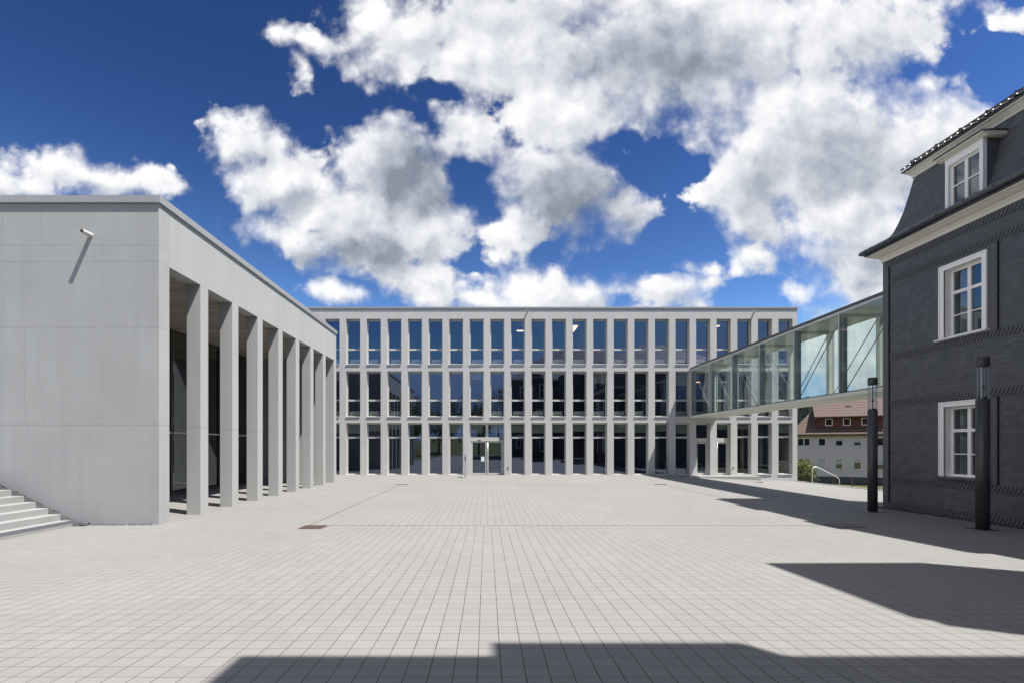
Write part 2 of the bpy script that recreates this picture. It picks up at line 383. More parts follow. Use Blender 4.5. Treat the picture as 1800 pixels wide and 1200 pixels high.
def tiles(name, c1, c2, pitch=0.40):
    m, t, b, pos = newmat(name)
    x, y, z = t.sep(pos)
    fz = t.math('FRACT', t.math('DIVIDE', z, pitch))
    s = t.math('ADD', t.math('MULTIPLY', x, 0.87), t.math('MULTIPLY', y, -0.5))
    w = t.math('SINE', t.math('MULTIPLY', s, 21.0))
    n = t.noise(pos, 2.5, 5, 0.7)
    c = t.mix(n, c1, c2)
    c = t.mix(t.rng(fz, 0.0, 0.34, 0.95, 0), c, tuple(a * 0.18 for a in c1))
    c = t.mix(t.rng(w, -1.0, -0.6, 0.15, 0), c, tuple(a * 0.5 for a in c1))
    t.put(b.inputs['Base Color'], c); b.inputs['Roughness'].default_value = 0.8
    bump(t, b, t.math('MULTIPLY_ADD', w, 0.3, fz), 0.6, 0.03)
    return m
M['btile'] = tiles('brown_roof_tiles', (0.070, 0.042, 0.033), (0.122, 0.080, 0.064))

def boards():
    m, t, b, pos = newmat('board_ceiling')
    x, y, z = t.sep(pos)
    g = t.math('DIVIDE', y, 0.14); wn = t.node('ShaderNodeTexWhiteNoise', noise_dimensions='1D'); t.put(wn.inputs['W'], t.math('FLOOR', g))
    c = t.mix(wn.outputs['Value'], (0.30, 0.265, 0.23), (0.46, 0.42, 0.375))
    gr = t.noise(t.vmath('MULTIPLY', pos, (1.2, 22, 1)), 1.0, 4); c = t.mix(t.math('MULTIPLY', gr, 0.4), c, (0.2, 0.15, 0.11))
    c = t.mix(t.rng(t.math('FRACT', g), 0, 0.12, 0.85, 0), c, (0.03, 0.025, 0.02))
    t.put(b.inputs['Base Color'], c); b.inputs['Roughness'].default_value = 0.8
    return m
M['boards'] = boards()

def grassmat(name, c1, c2, c3):
    m, t, b, pos = newmat(name)
    c = t.mix(t.noise(pos, 0.35, 5, 0.6), c1, c2)
    c = t.mix(t.rng(t.noise(pos, 9, 6, 0.75), 0.35, 0.7, 0, 0.7), c, c3)
    t.put(b.inputs['Base Color'], c); b.inputs['Roughness'].default_value = 0.95
    bump(t, b, t.noise(pos, 25, 5, 0.8), 0.8, 0.06)
    return m
M['grass'] = grassmat('lawn', (0.078, 0.086, 0.024), (0.125, 0.125, 0.040), (0.05, 0.062, 0.018))

def leafmat(name, c1, c2):
    m, t, b, pos = newmat(name)
    oi = t.node('ShaderNodeNewGeometry')
    c = t.mix(oi.outputs['Random Per Island'], c1, c2)
    t.put(b.inputs['Base Color'], c); b.inputs['Roughness'].default_value = 0.55
    tr = t.node('ShaderNodeBsdfTranslucent'); t.put(tr.inputs[0], t.mix(0.5, c, (0.25, 0.30, 0.03)))
    mx = t.node('ShaderNodeMixShader'); mx.inputs[0].default_value = 0.15
    t.l.new(b.outputs[0], mx.inputs[1]); t.l.new(tr.outputs[0], mx.inputs[2])
    t.l.new(mx.outputs[0], t.n['Material Output'].inputs[0])
    return m
M['leaf'] = leafmat('bush_leaves', (0.035, 0.06, 0.012), (0.19, 0.21, 0.06))
M['leafd'] = leafmat('tree_leaves', (0.035, 0.065, 0.015), (0.09, 0.13, 0.03))
M['fir'] = leafmat('fir_needles', (0.010, 0.020, 0.012), (0.025, 0.040, 0.018))

# ------------------------------------------------------------------ mesh builder
WL = {}                                                          # world location of every object made
def wl(o): return WL.get(o.name, Vector((0, 0, 0))) if o is not None else Vector((0, 0, 0))
class MB:
    def __init__(s): s.v = []; s.f = []; s.T = None
    def add(s, vs, fs):
        k = len(s.v)
        if s.T is not None: vs = [tuple(s.T @ Vector(p)) for p in vs]
        s.v += [tuple(p) for p in vs]; s.f += [tuple(i + k for i in f) for f in fs]; return s
    def box(s, x0, x1, y0, y1, z0, z1):
        return s.add([(x0, y0, z0), (x1, y0, z0), (x1, y1, z0), (x0, y1, z0), (x0, y0, z1), (x1, y0, z1), (x1, y1, z1), (x0, y1, z1)],
                     [(0, 3, 2, 1), (4, 5, 6, 7), (0, 1, 5, 4), (1, 2, 6, 5), (2, 3, 7, 6), (3, 0, 4, 7)])
    def tube(s, p0, p1, r, n=12, r1=None, caps=True):
        p0 = Vector(p0); p1 = Vector(p1); d = (p1 - p0).normalized(); r1 = r if r1 is None else r1
        a = d.orthogonal().normalized(); b = d.cross(a)
        vs = []
        for p, rr in ((p0, r), (p1, r1)):
            for i in range(n):
                an = 2 * math.pi * i / n; vs.append(p + a * math.cos(an) * rr + b * math.sin(an) * rr)
        fs = [(i, (i + 1) % n, n + (i + 1) % n, n + i) for i in range(n)]
        if caps: fs += [tuple(range(n - 1, -1, -1)), tuple(range(n, 2 * n))]
        return s.add(vs, fs)
    def path(s, pts, r, n=10):
        pts = [Vector(p) for p in pts]; vs = []; up = None
        for i, p in enumerate(pts):
            d = ((pts[min(i + 1, len(pts) - 1)] - pts[max(i - 1, 0)])).normalized()
            if up is None: up = d.orthogonal().normalized()
            a = (up - d * up.dot(d)).normalized(); up = a; b = d.cross(a)
            for k in range(n):
                an = 2 * math.pi * k / n; vs.append(p + a * math.cos(an) * r + b * math.sin(an) * r)
        fs = []
        for i in range(len(pts) - 1):
            for k in range(n): fs.append((i * n + k, i * n + (k + 1) % n, (i + 1) * n + (k + 1) % n, (i + 1) * n + k))
        fs += [tuple(range(n - 1, -1, -1)), tuple(range((len(pts) - 1) * n, len(pts) * n))]
        return s.add(vs, fs)
    def ring(s, rect, prof, close=False):
        x0, x1, y0, y1 = rect; vs = []; fs = []
        for o, z in prof: vs += [(x0 - o, y0 - o, z), (x1 + o, y0 - o, z), (x1 + o, y1 + o, z), (x0 - o, y1 + o, z)]
        m = len(prof)
        for i in range(m if close else m - 1):
            j = (i + 1) % m
            for k in range(4):
                l = (k + 1) % 4; fs.append((i * 4 + k, i * 4 + l, j * 4 + l, j * 4 + k))
        return s.add(vs, fs)
    def poly(s, pts): return s.add(pts, [tuple(range(len(pts)))])
    def prism(s, pts, d):
        n = len(pts); d = Vector(d); q = [tuple(Vector(p) + d) for p in pts]
        fs = [tuple(range(n - 1, -1, -1)), tuple(range(n, 2 * n))] + [(i, (i + 1) % n, n + (i + 1) % n, n + i) for i in range(n)]
        return s.add(list(pts) + q, fs)
    def build(s, name, mat, parent=None, origin=None, smooth=False, bevel=0.0):
        pw = wl(parent); o_w = Vector(origin) if origin is not None else pw
        me = bpy.data.meshes.new(name)
        me.from_pydata([(p[0] - o_w.x, p[1] - o_w.y, p[2] - o_w.z) for p in s.v], [], s.f)
        me.materials.append(M[mat] if isinstance(mat, str) else mat)
        if smooth: me.polygons.foreach_set('use_smooth', [True] * len(me.polygons))
        me.update()
        o = bpy.data.objects.new(name, me); COL.objects.link(o)
        if parent is not None: o.parent = parent
        o.location = o_w - pw; WL[o.name] = o_w.copy()
        if bevel:
            b = o.modifiers.new('bevel', 'BEVEL'); b.width = bevel; b.segments = 2; b.limit_method = 'ANGLE'
        return o
def tag(o, label, cat=None, group=None, kind=None):
    if label: o['label'] = label
    if cat: o['category'] = cat
    if group: o['group'] = group
    if kind: o['kind'] = kind
    return o
def thing(name, loc, label, cat, group=None):
    o = bpy.data.objects.new(name, None); COL.objects.link(o); o.location = loc; o.empty_display_size = 0.3
    WL[o.name] = Vector(loc); return tag(o, label, cat, group)
def structure(o, label, cat): return tag(o, label, cat, kind='structure')
def copy_tree(o, parent=None):
    c = o.copy(); COL.objects.link(c); WL[c.name] = wl(o).copy()
    if parent is not None: c.parent = parent
    for ch in list(o.children): copy_tree(ch, c)
    return c

# ------------------------------------------------------------------ ground
def sm(a, b, x):
    t = max(0.0, min(1.0, (x - a) / (b - a))); return t * t * (3 - 2 * t)
def g_h(x, y):
    near = 0.317 * (13 - max(y, -4)) / 13 if y < 13 else 0.0
    near *= sm(-10.6, -6.0, x)
    fall = 0.0
    if x > 12.5 and y > 13: fall = -0.46 * max(0.0, (x - 12.5) / 10.0) * sm(14, 20, y)
    return near + fall
def arange(a, b, st):
    r = []; x = a
    while x < b - 1e-6: r.append(x); x += st
    r.append(b); return r
xs = arange(-34, 22.4, 0.9); ys = arange(-14, 12.9, 1.0) + [13.0] + arange(13.9, 36.4, 1.0)
xs = sorted(set(round(v, 3) for v in xs)); ys = sorted(set(round(v, 3) for v in ys))
mb_ = MB(); vs = [(x, y, g_h(x, y)) for y in ys for x in xs]; nx = len(xs)
fs = [(j * nx + i, j * nx + i + 1, (j + 1) * nx + i + 1, (j + 1) * nx + i) for j in range(len(ys) - 1) for i in range(nx - 1)]
mb_.add(vs, fs)
structure(mb_.build('plaza_paving', 'pave', smooth=False), 'pale grey square concrete pavers covering the forecourt', 'paving')
def t_h(x, y):
    # lawn and land around the forecourt
    ox = max(-34 - x, x - 22.6, 0); oy = max(-14 - y, y - 60, 0)
    if x > 22.6 and y < 60: base = -0.75 - 2.35 * sm(0, 16, x - 22.6) * sm(2, 40, y)
    else: base = -0.6 - 2.4 * sm(0, 25, math.hypot(ox, oy)) if y > 0 else -0.6
    if y < -14: base = -0.3 + 3.2 * sm(0, 45, -14 - y)
    hill = 24 * sm(150, 330, math.hypot(x - 40, y - 20)) * sm(-40, 120, y) + 12 * sm(330, 700, math.hypot(x, y))
    return base + hill
gx = [-1500, -900, -500, -330, -200, -120, -70] + arange(-50, 80, 2.5) + [100, 130, 170, 220, 280, 350, 450, 700, 1100, 1600]
gy = [-1200, -700, -350, -200, -120, -80, -60] + arange(-45, 80, 2.5) + [100, 130, 170, 220, 280, 350, 450, 700, 1200, 2000]
mb_ = MB(); nx = len(gx)
mb_.add([(x, y, t_h(x, y)) for y in gy for x in gx], [(j * nx + i, j * nx + i + 1, (j + 1) * nx + i + 1, (j + 1) * nx + i) for j in range(len(gy) - 1) for i in range(nx - 1)])
structure(mb_.build('terrain', 'grass', smooth=True), 'green lawn and rising meadow around the forecourt', 'ground')
# raised white kerb along the right edge of the forecourt
kb = MB()
yy = arange(18, 36.2, 1.3)
for a, b in zip(yy[:-1], yy[1:]):
    z0 = g_h(22.4, 25)
    kb.box(22.4, 22.62, a + 0.004, b - 0.004, -0.9, z0 + 0.035)
structure(kb.build('kerb', 'stone', bevel=0.006), 'pale stone kerb edging the right side of the forecourt', 'kerb')

# ------------------------------------------------------------------ drain channel and grates
dc = MB()
def strip(x0, x1, y0, y1): dc.add([(x0, y0, g_h(x0, y0) + .004), (x1, y0, g_h(x1, y0) + .004), (x1, y1, g_h(x1, y1) + .004), (x0, y1, g_h(x0, y1) + .004)], [(0, 1, 2, 3)])
strip(-4.72, 9.62, 12.95, 12.972); strip(-4.712, -4.69, 13.02, 26.8); strip(9.59, 9.612, 13.02, 26.8); strip(-4.72, 9.62, 26.8, 26.83)
M['slot'] = simple('slot_steel', (0.05, 0.045, 0.042), 0.7)
tag(dc.build('drain_channel', 'slot'), 'narrow dark slot drain tracing a rectangle across the paving', 'drain')
def grate(x0, x1, y0, y1, label, mat='rust'):
    z = max(g_h(x0, y0), g_h(x1, y1), g_h(x0, y1)) + 0.006
    t = thing('drain_grate', (x0, y0, z), label, 'drain grate', 'drain grates in the paving')
    m = MB()
    m.box(x0, x1, y0, y0 + .025, z - .03, z + .008); m.box(x0, x1, y1 - .025, y1, z - .03, z + .008)
    m.box(x0, x0 + .025, y0 + .025, y1 - .025, z - .03, z + .008); m.box(x1 - .025, x1, y0 + .025, y1 - .025, z - .03, z + .008)
    m.build('grate_frame', mat, t)
    m = MB(); n = max(3, int((x1 - x0) / 0.04))
    for i in range(n):
        a = x0 + .03 + (x1 - x0 - .06) * i / n; m.box(a, a + (x1 - x0 - .06) / n * .55, y0 + .027, y1 - .027, z - .02, z + .004)
    m.build('grate_bars', mat, t)
    m = MB(); m.box(x0 + .026, x1 - .026, y0 + .026, y1 - .026, z - .012, z - .002); m.build('grate_pit', 'black', t)
grate(-4.76, -4.18, 12.33, 12.84, 'large rusty brown drain grate at the near left corner of the slot drain')
grate(9.05, 9.75, 12.55, 13.05, 'dark drain grate lying in shadow near the first tall lamp', 'lamp')
grate(-4.9, -4.3, 26.5, 26.75, 'small drain grate at the far left corner of the slot drain')
grate(9.2, 9.8, 26.6, 26.85, 'small drain grate beside the tip of the bridge shadow')
grate(-1.95, -1.6, 32.6, 33.15, 'dark narrow drain grate beside the slim intercom post', 'lamp')
grate(17.2, 17.7, 31.3, 31.5, 'thin drain grate in front of the right hand doorstep', 'lamp')

# ------------------------------------------------------------------ colonnade pavilion (left)
XP = -8.79
pav = thing('colonnade_pavilion', (XP, 13.13, 0), 'pale concrete hall on the left with a row of square columns along its side', 'building')
m = MB(); m.box(-34, XP, 13.13, 13.56, -0.4, 8.60); m.build('front_wall', 'conc', pav, bevel=0.008)
m = MB(); m.box(-34, XP - .43, 28.15, 28.58, -0.4, 8.60); m.build('end_wall', 'conc', pav)
m = MB(); m.box(XP - .43, XP - .002, 13.562, 28.58, 7.04, 8.60); m.build('lintel_beam', 'conc_c', pav)
first = None
for i in range(8):
    y0 = 15.03 + 1.877 * i
    if first is None:
        m = MB(); m.box(XP - .43, XP, y0, y0 + .42, -0.3, 7.038); first = m.build('column', 'conc_c', pav, origin=(XP - .2, y0, 0), bevel=0.008)
    else:
        c = first.copy(); COL.objects.link(c); c.location = Vector((XP - .2, y0, 0)) - wl(pav); WL[c.name] = Vector((XP - .2, y0, 0))
m = MB(); m.box(-34, XP + .055, 13.07, 28.64, 8.602, 8.79); m.build('roof_coping', 'coping', pav)
m = MB(); m.box(-34, XP + .04, 13.09, 28.62, 8.603, 8.606)
m = MB(); m.box(-30, XP - .432, 13.562, 28.148, 7.045, 7.5); m.build('board_ceiling', 'boards', pav)
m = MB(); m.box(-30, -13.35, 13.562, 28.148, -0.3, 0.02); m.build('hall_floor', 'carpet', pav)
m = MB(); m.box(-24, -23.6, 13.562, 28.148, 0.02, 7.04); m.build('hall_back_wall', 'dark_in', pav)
gw = MB(); GX = -13.4
ymul = [13.62, 17.1, 20.75, 24.45, 28.08]
for y in ymul: gw.box(GX - .08, GX + .06, y - .06, y + .06, 0.02, 7.04)
for a, b in zip(ymul[:-1], ymul[1:]):
    for z0, z1 in ((0.02, .12), (2.62, 2.72), (6.92, 7.04)): gw.box(GX - .05, GX + .045, a + .06, b - .06, z0, z1)
gwf = gw.build('glazing_frame', 'bronze', pav)
for a, b in zip(ymul[:-1], ymul[1:]):
    for z0, z1 in ((.12, 2.62), (2.72, 6.92)):
        m = MB(); m.poly([(GX, a + .06, z0), (GX, b - .06, z0), (GX, b - .06, z1), (GX, a + .06, z1)]); m.build('glass_panel', 'glass_d', pav, origin=(GX, a, z0))
tm = MB()
for a, b in zip(ymul[:-1], ymul[1:]): tm.box(GX + .046, GX + .07, a + .07, b - .07, 2.64, 2.70)
tm.build('transom_strip', 'alu', pav)
def spout(x, y, z, L, r, parent, dx=0.0):
    m = MB(); n = 16; o = Vector((x, y, z)); e = Vector((x + dx, y - L, z - .01))
    m.tube(o, e, r, n, caps=False); m.tube(e, o, r * .86, n, caps=False)
    d = (e - o).normalized(); a = d.orthogonal().normalized(); b = d.cross(a); vs = []
    for rr in (r, r * .86):
        for i in range(n): vs.append(e + a * math.cos(2 * math.pi * i / n) * rr + b * math.sin(2 * math.pi * i / n) * rr)
    m.add(vs, [(i, (i + 1) % n, n + (i + 1) % n, n + i) for i in range(n)])
    p = m.build('drain_spout', 'alu', parent, smooth=True)
    m = MB(); m.tube(o + d * .02, o + d * .05, r * .85, n); m.build('spout_throat', 'black', p)
spout(-10.62, 13.13, 7.74, .31, .062, pav)
m = MB(); m.tube((-8.93, 13.4, 8.79), (-8.93, 13.4, 9.12), .005, 6); m.box(-8.99, -8.87, 13.34, 13.46, 8.791, 8.81); m.build('lightning_rod', 'steel', pav)

# ------------------------------------------------------------------ stone steps and gravel (far left)
st = thing('stone_steps', (-10.85, 12.8, 0), 'flight of pale stone steps climbing left beside the concrete hall', 'steps')
for i in range(12):
    x1 = -10.85 - .32 * i; m = MB(); z1 = .16 * (i + 1)
    ycuts = [12.83]; L = [1.25, 1.9, 1.5, 1.7][i % 4] if i else 1.5
    while ycuts[-1] > 4: ycuts.append(ycuts[-1] - L); L = 2.0
    for a, b in zip(ycuts[:-1], ycuts[1:]): m.box(x1 - .42, x1, b + .004, a - .004, z1 - .19 if i else -.3, z1)
    s = m.build('step', 'stone', st, bevel=0.006)
    if i == 0:
        m = MB(); m.box(x1 - .03, x1 + .003, 4, 12.826, z1 - .075, z1 + .003); m.build('contrast_strip', 'strip', s)
m = MB(); m.prism([(-11.2, 4.2, -.3), (-15.2, 4.2, -.3), (-15.2, 4.2, 1.75), (-11.2, 4.2, -.02)], (0, 8.4, 0)); m.build('step_base', 'stone', st)
gv = MB(); rr = random.Random(3)
def stone(m, x, y, z, s, rnd):
    vs = []
    for dx_, dy_, dz_ in ((1, 0, 0), (-1, 0, 0), (0, 1, 0), (0, -1, 0), (0, 0, 1), (0, 0, -1)):
        k = s * rnd.uniform(.6, 1.25); vs.append((x + dx_ * k, y + dy_ * k, z + dz_ * k * .7))
    m.add(vs, [(0, 2, 4), (2, 1, 4), (1, 3, 4), (3, 0, 4), (2, 0, 5), (1, 2, 5), (3, 1, 5), (0, 3, 5)])
for i in range(1500):
    x = rr.uniform(-15.5, -8.95); base = max(0.0, (-10.95 - x) / .32 * .16) if x < -10.85 else 0.0
    if x > -10.6:
        if rr.random() < .45: continue
        stone(gv, x, rr.uniform(13.0, 13.11), 0.005, rr.uniform(.012, .03), rr)
    else: stone(gv, x, rr.uniform(12.86, 13.12), base + .02 + rr.uniform(-.02, .03), rr.uniform(.025, .065), rr)
gv.prism([(-10.8, 12.86, -.3), (-15.5, 12.86, -.3), (-15.5, 12.86, 2.25), (-10.8, 12.86, -.0)], (0, .26, 0))
tag(gv.build('gravel_strip', 'gravel'), 'dark gravel between the steps and the foot of the concrete wall', 'gravel', kind='stuff')
g2 = MB()
for i in range(900):
    y = rr.uniform(10.6, 17.0); stone(g2, rr.uniform(13.5, 13.73), y, g_h(13.6, y) + .012, rr.uniform(.012, .03), rr)
tag(g2.build('gravel_margin', 'gravel'), 'dark gravel along the foot of the slate house', 'gravel', kind='stuff')

# ------------------------------------------------------------------ office block (back)
YF = 35.5; K0, K1 = -3, 21; PITCH = 1.494
def ox(k): return -10.20 + PITCH * k
OW = 1.02; XR = 22.54; XL = ox(K0) - .474
lev = [(0.0, 3.77), (4.21, 7.52), (8.0, 11.29)]
off = thing('office_building', (0, YF, 0), 'three storey pale concrete block with tall narrow windows closing the forecourt', 'building')
fr = MB(); T = .38; TOP = 12.03
edges = [XL]
for k in range(K0, K1 + 1): edges += [ox(k), ox(k) + OW]
edges.append(XR)
for i in range(0, len(edges), 2):
    a, b = edges[i], edges[i + 1]
    if abs(a - (ox(6) + OW)) < 1e-3:                             # above the entrance the pier stops
        fr.box(a, b, YF, YF + T, 3.77, TOP)
    else: fr.box(a, b, YF, YF + T, -1.2, TOP)
for k in range(K0, K1 + 1):
    a = ox(k); b = a + OW
    for z0, z1 in ((3.77, 4.21), (7.52, 8.0), (11.29, TOP)): fr.box(a, b, YF, YF + T, z0, z1)
    z1 = 0.0 if k < 19 else 0.04
    fr.box(a, b, YF, YF + T, -1.2, z1 - .004)
fr.box(XR - T, XR, YF + T, 52, -1.2, TOP)
fr.build('facade_frame', 'conc2', off)
m = MB(); m.box(XL, XR + .06, YF - .06, 52, TOP + .002, TOP + .11); m.build('roof_coping', 'coping', off)
m = MB()
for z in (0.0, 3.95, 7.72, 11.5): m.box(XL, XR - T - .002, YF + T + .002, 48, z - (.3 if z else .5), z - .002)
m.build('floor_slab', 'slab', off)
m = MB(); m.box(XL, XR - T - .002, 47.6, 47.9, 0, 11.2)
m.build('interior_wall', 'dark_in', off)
m = MB()
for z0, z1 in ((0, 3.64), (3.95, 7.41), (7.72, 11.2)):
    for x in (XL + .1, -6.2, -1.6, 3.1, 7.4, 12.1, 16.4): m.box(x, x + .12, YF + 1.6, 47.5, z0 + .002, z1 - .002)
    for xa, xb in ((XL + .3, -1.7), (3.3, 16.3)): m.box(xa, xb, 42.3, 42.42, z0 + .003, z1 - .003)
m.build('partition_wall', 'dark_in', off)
# window master
def win_master(x, z0, z1, tz, low):
    yf = YF + .27
    f = MB(); fw = .07
    f.box(x, x + fw, yf, yf + .08, z0, z1); f.box(x + OW - fw, x + OW, yf, yf + .08, z0, z1)
    f.box(x + fw, x + OW - fw, yf, yf + .08, z1 - .11, z1); f.box(x + fw, x + OW - fw, yf, yf + .08, z0, z0 + .09)
    f.box(x + fw, x + OW - fw, yf - .012, yf + .08, tz, tz + .13)
    w = f.build('window', 'alu_b', off, origin=(x, YF, z0))
    for a, b in ((z0 + .09, tz), (tz + .13, z1 - .11)):
        p = MB(); p.poly([(x + fw, yf + .035, a), (x + OW - fw, yf + .035, a), (x + OW - fw, yf + .035, b), (x + fw, yf + .035, b)])
        cx, cz = x + OW / 2, (a + b) / 2
        p.build('pane', 'glass', w, origin=(cx, yf + .035, cz))
    s_ = MB()
    s_.box(x + .004, x + OW - .004, YF - .055, yf - .002, z0 - .001, z0 + .022); s_.box(x + .004, x + OW - .004, YF - .055, YF - .045, z0 - .03, z0 - .001)
    s_.build('sill', 'alu', w)
    # inner sash lines
    return w
masters = [win_master(ox(0), lev[0][0] + .002, lev[0][1] - .002, 2.66, True), win_master(ox(0), lev[1][0] + .002, lev[1][1] - .002, 5.36, False), win_master(ox(0), lev[2][0] + .002, lev[2][1] - .002, 9.06, False)]
rw = random.Random(11)
def tilt_panes(w):
    for c in w.children:
        if c.name.startswith('pane'): c.rotation_euler = (R(rw.uniform(-.28, .28)), 0, R(rw.uniform(-.30, .30)))
for li, mst in enumerate(masters):
    for k in range(K0, K1 + 1):
        if k == 0: tilt_panes(mst); continue
        if li == 0 and k in (6, 7, 17, 18): continue
        c = copy_tree(mst, off)
        c.location = mst.location + Vector((PITCH * k, 0, 0.042 if (li == 0 and k >= 19) else 0)); tilt_panes(c)
# a few sashes stand ajar, tilted inwards (inner dark line at the right in the photo)
rad = None
for li, zb in ((1, 4.21), (2, 8.0)):
    for k in range(K0, K1 + 1):
        if (li == 1 and k in (3, 5, 6, 15)) or rw.random() < .14: continue
        x = ox(k) + rw.choice((.10, .14, .18)); w_ = rw.choice((.72, .78, .66))
        m = MB(); m.box(x, x + w_, YF + .46, YF + .54, zb + .14, zb + .44); m.box(x + .03, x + .06, YF + .47, YF + .53, 3.95 if li == 1 else 7.72, zb + .14)
        m.build('radiator', 'heater', off)
M['blind_ceiling'] = simple('olive_blind_and_lit_ceiling', (0.40, 0.41, 0.34), 0.9)
for k in range(K0, K1 + 1):  # ground floor: olive panels stand in for the lit ceiling indoors
    if k in (3, 4, 17, 20): continue
    x = ox(k); d = rw.uniform(.42, .62) if k not in (2, 18, 19) else .3
    m = MB(); m.box(x + .06, x + OW - .06, YF + .372, YF + .384, 3.62 - d, 3.62); m.build('roller_blind', 'blind_ceiling', off)  # panel stands in for the lit ceiling indoors
for k in (-1, 6, 12, 16):
    x = ox(k); m = MB(); m.box(x + .06, x + OW - .06, YF + .372, YF + .384, 7.36 - rw.uniform(.3, .9), 7.36); m.build('roller_blind', 'blind_ceiling', off)
# entrance doors
def door(parent, xa, xb, leaves, zt, head, open_strip=False):
    yf = YF + .25
    f = MB()
    f.box(xa, xa + .09, yf, yf + .1, 0.005, 3.765); f.box(xb - .09, xb, yf, yf + .1, 0.005, 3.765)
    f.box(xa + .09, xb - .09, yf, yf + .1, 3.64, 3.765)
    f.box(xa + .09, xb - .09, yf - .02, yf + .12, zt, zt + head)
    cuts = [xa + .09 + (xb - xa - .18) * i / leaves for i in range(leaves + 1)]
    for c in cuts[1:-1]: f.box(c - .1, c + .1, yf, yf + .1, zt + head, 3.64)
    fo = f.build('door_frame', 'alu_b', parent)
    for a, b in zip(cuts[:-1], cuts[1:]):
        a2 = a + (.1 if a != cuts[0] else 0); b2 = b - (.1 if b != cuts[-1] else 0)
        p = MB(); p.poly([(a2, yf + .05, zt + head), (b2, yf + .05, zt + head), (b2, yf + .05, 3.64), (a2, yf + .05, 3.64)]); p.build('fanlight', 'glass', fo)
        d = MB(); e0, e1 = a + .008, b - .008
        d.box(e0, e0 + .11, yf + .01, yf + .07, .02, zt - .01); d.box(e1 - .11, e1, yf + .01, yf + .07, .02, zt - .01)
        d.box(e0 + .11, e1 - .11, yf + .01, yf + .07, .02, .14); d.box(e0 + .11, e1 - .11, yf + .01, yf + .07, zt - .11, zt - .01)
        do = d.build('door_leaf', 'alu_b', parent)
        p = MB(); p.poly([(e0 + .11, yf + .04, .14), (e1 - .11, yf + .04, .14), (e1 - .11, yf + .04, zt - .11), (e0 + .11, yf + .04, zt - .11)]); p.build('pane', 'glass', do)
        h = MB(); hx = e0 + .05 if (leaves == 1 or a != cuts[0]) else e1 - .05
        if leaves == 2 and a == cuts[0]: continue
        h.tube((hx, yf - .05, .15), (hx, yf - .05, zt - .06), .018, 8); h.tube((hx, yf - .05, .3), (hx, yf + .02, .3), .01, 6); h.tube((hx, yf - .05, zt - .25), (hx, yf + .02, zt - .25), .01, 6)
        h.build('handle_bar', 'steel', do, smooth=True)
    return fo
xa, xb = ox(6), ox(7) + OW
dfo = door(off, xa, xb, 2, 2.46, .28)
m = MB(); m.box(xa + .6, xa + .82, YF + .19, YF + .23, 2.50, 2.55); m.box(xb - .35, xb - .1, YF + .12, YF + .23, 2.58, 2.68); m.build('door_closer', 'lamp', dfo)
m = MB(); m.box(xa + .83, xa + 1.07, YF + .282, YF + .288, .98, 1.33); m.build('paper_notice', 'paper', dfo)
door(off, ox(17), ox(17) + OW, 1, 2.38, .30); door(off, ox(18), ox(18) + OW, 1, 2.38, .30)
for px_ in (893, 1289):
    x = (px_ - 855.5) / 24.23; m = MB(); m.tube((x, YF, .52), (x, YF - .035, .52), .055, 14); m.tube((x, YF - .035, .52), (x, YF - .05, .52), .03, 10); m.build('wall_socket', 'lamp', off)
for px_ in (928, 1328):
    spout((px_ - 855.5) / 24.3 - .05, YF, 11.74, .34, .055, off, dx=.0)
for (k, z, dx_, dy_, ry) in ((8.35, 10.75, .9, .1, 0), (11.1, 11.1, .5, 1.8, 0), (18.0, 11.1, .9, .1, 0), (17.0, 6.9, .9, .1, 0)):
    m = MB(); x = ox(k); m.box(x, x + dx_, YF + 1.4, YF + 1.5 + dy_, z, z + .06); m.build('ceiling_lamp', 'glow', off)
m = MB()
for x, y_ in ((13.2, 38), (16.0, 38), (19.25, 36.9), (20.65, 36.9), (21.75, 36.8)): m.tube((x, y_, 0), (x, y_, 3.6), .15, 16)
m.build('interior_column', 'plaster', off, smooth=True)
# doorstep
m = MB(); m.box(14.9, 19.2, 34.25, YF - .002, -.8, -.012); structure(m.build('doorstep', 'stone', bevel=0.01), 'low stone doorstep before the two doors under the bridge', 'step')

# tables and chairs in the ground-floor room
def table(x, y, label):
    t = thing('table', (x, y, 0), label, 'table', 'tables inside the ground floor room')
    m = MB(); m.box(x - .6, x + .6, y - .4, y + .4, .72, .75); m.build('tabletop', 'white', t)
    for sx_ in (-.55, .55):
        for sy_ in (-.35, .35): m = MB(); m.tube((x + sx_, y + sy_, 0), (x + sx_, y + sy_, .72), .018, 8); m.build('leg', 'steel', t)
def chair(x, y, rz, label, proto=None):
    t = thing('chair', (x, y, 0), label, 'chair', 'chairs inside the ground floor room'); t.rotation_euler = (0, 0, rz)
    def loc(mb): 
        mb.v = [(p[0] + x, p[1] + y, p[2]) for p in mb.v]; return mb
    m = MB(); m.box(-.22, .22, -.21, .21, .43, .46); loc(m).build('seat', 'lamp', t)
    m = MB(); m.box(-.21, .21, .19, .215, .55, .85); loc(m).build('backrest', 'lamp', t)
    for sx_ in (-.19, .19):
        for sy_ in (-.18, .2): m = MB(); m.tube((sx_, sy_, 0), (sx_ * .95, sy_ * .95, .43 if sy_ < 0 else .84), .012, 6); loc(m).build('leg', 'steel', t)
table(15.7, 37.4, 'white table seen through the glazed door nearest the shadow edge')
table(18.35, 37.3, 'white table behind the window just right of the two doors')
chair(15.3, 36.7, R(180), 'dark chair in front of the white table behind the left glazed door')
chair(18.0, 36.6, R(180), 'dark chair behind the window right of the doors, nearer the door')
chair(18.75, 36.65, R(170), 'dark chair behind the window right of the doors, farther from the door')
chair(13.6, 36.8, R(150), 'dark chair behind the window left of the two doors under the bridge')

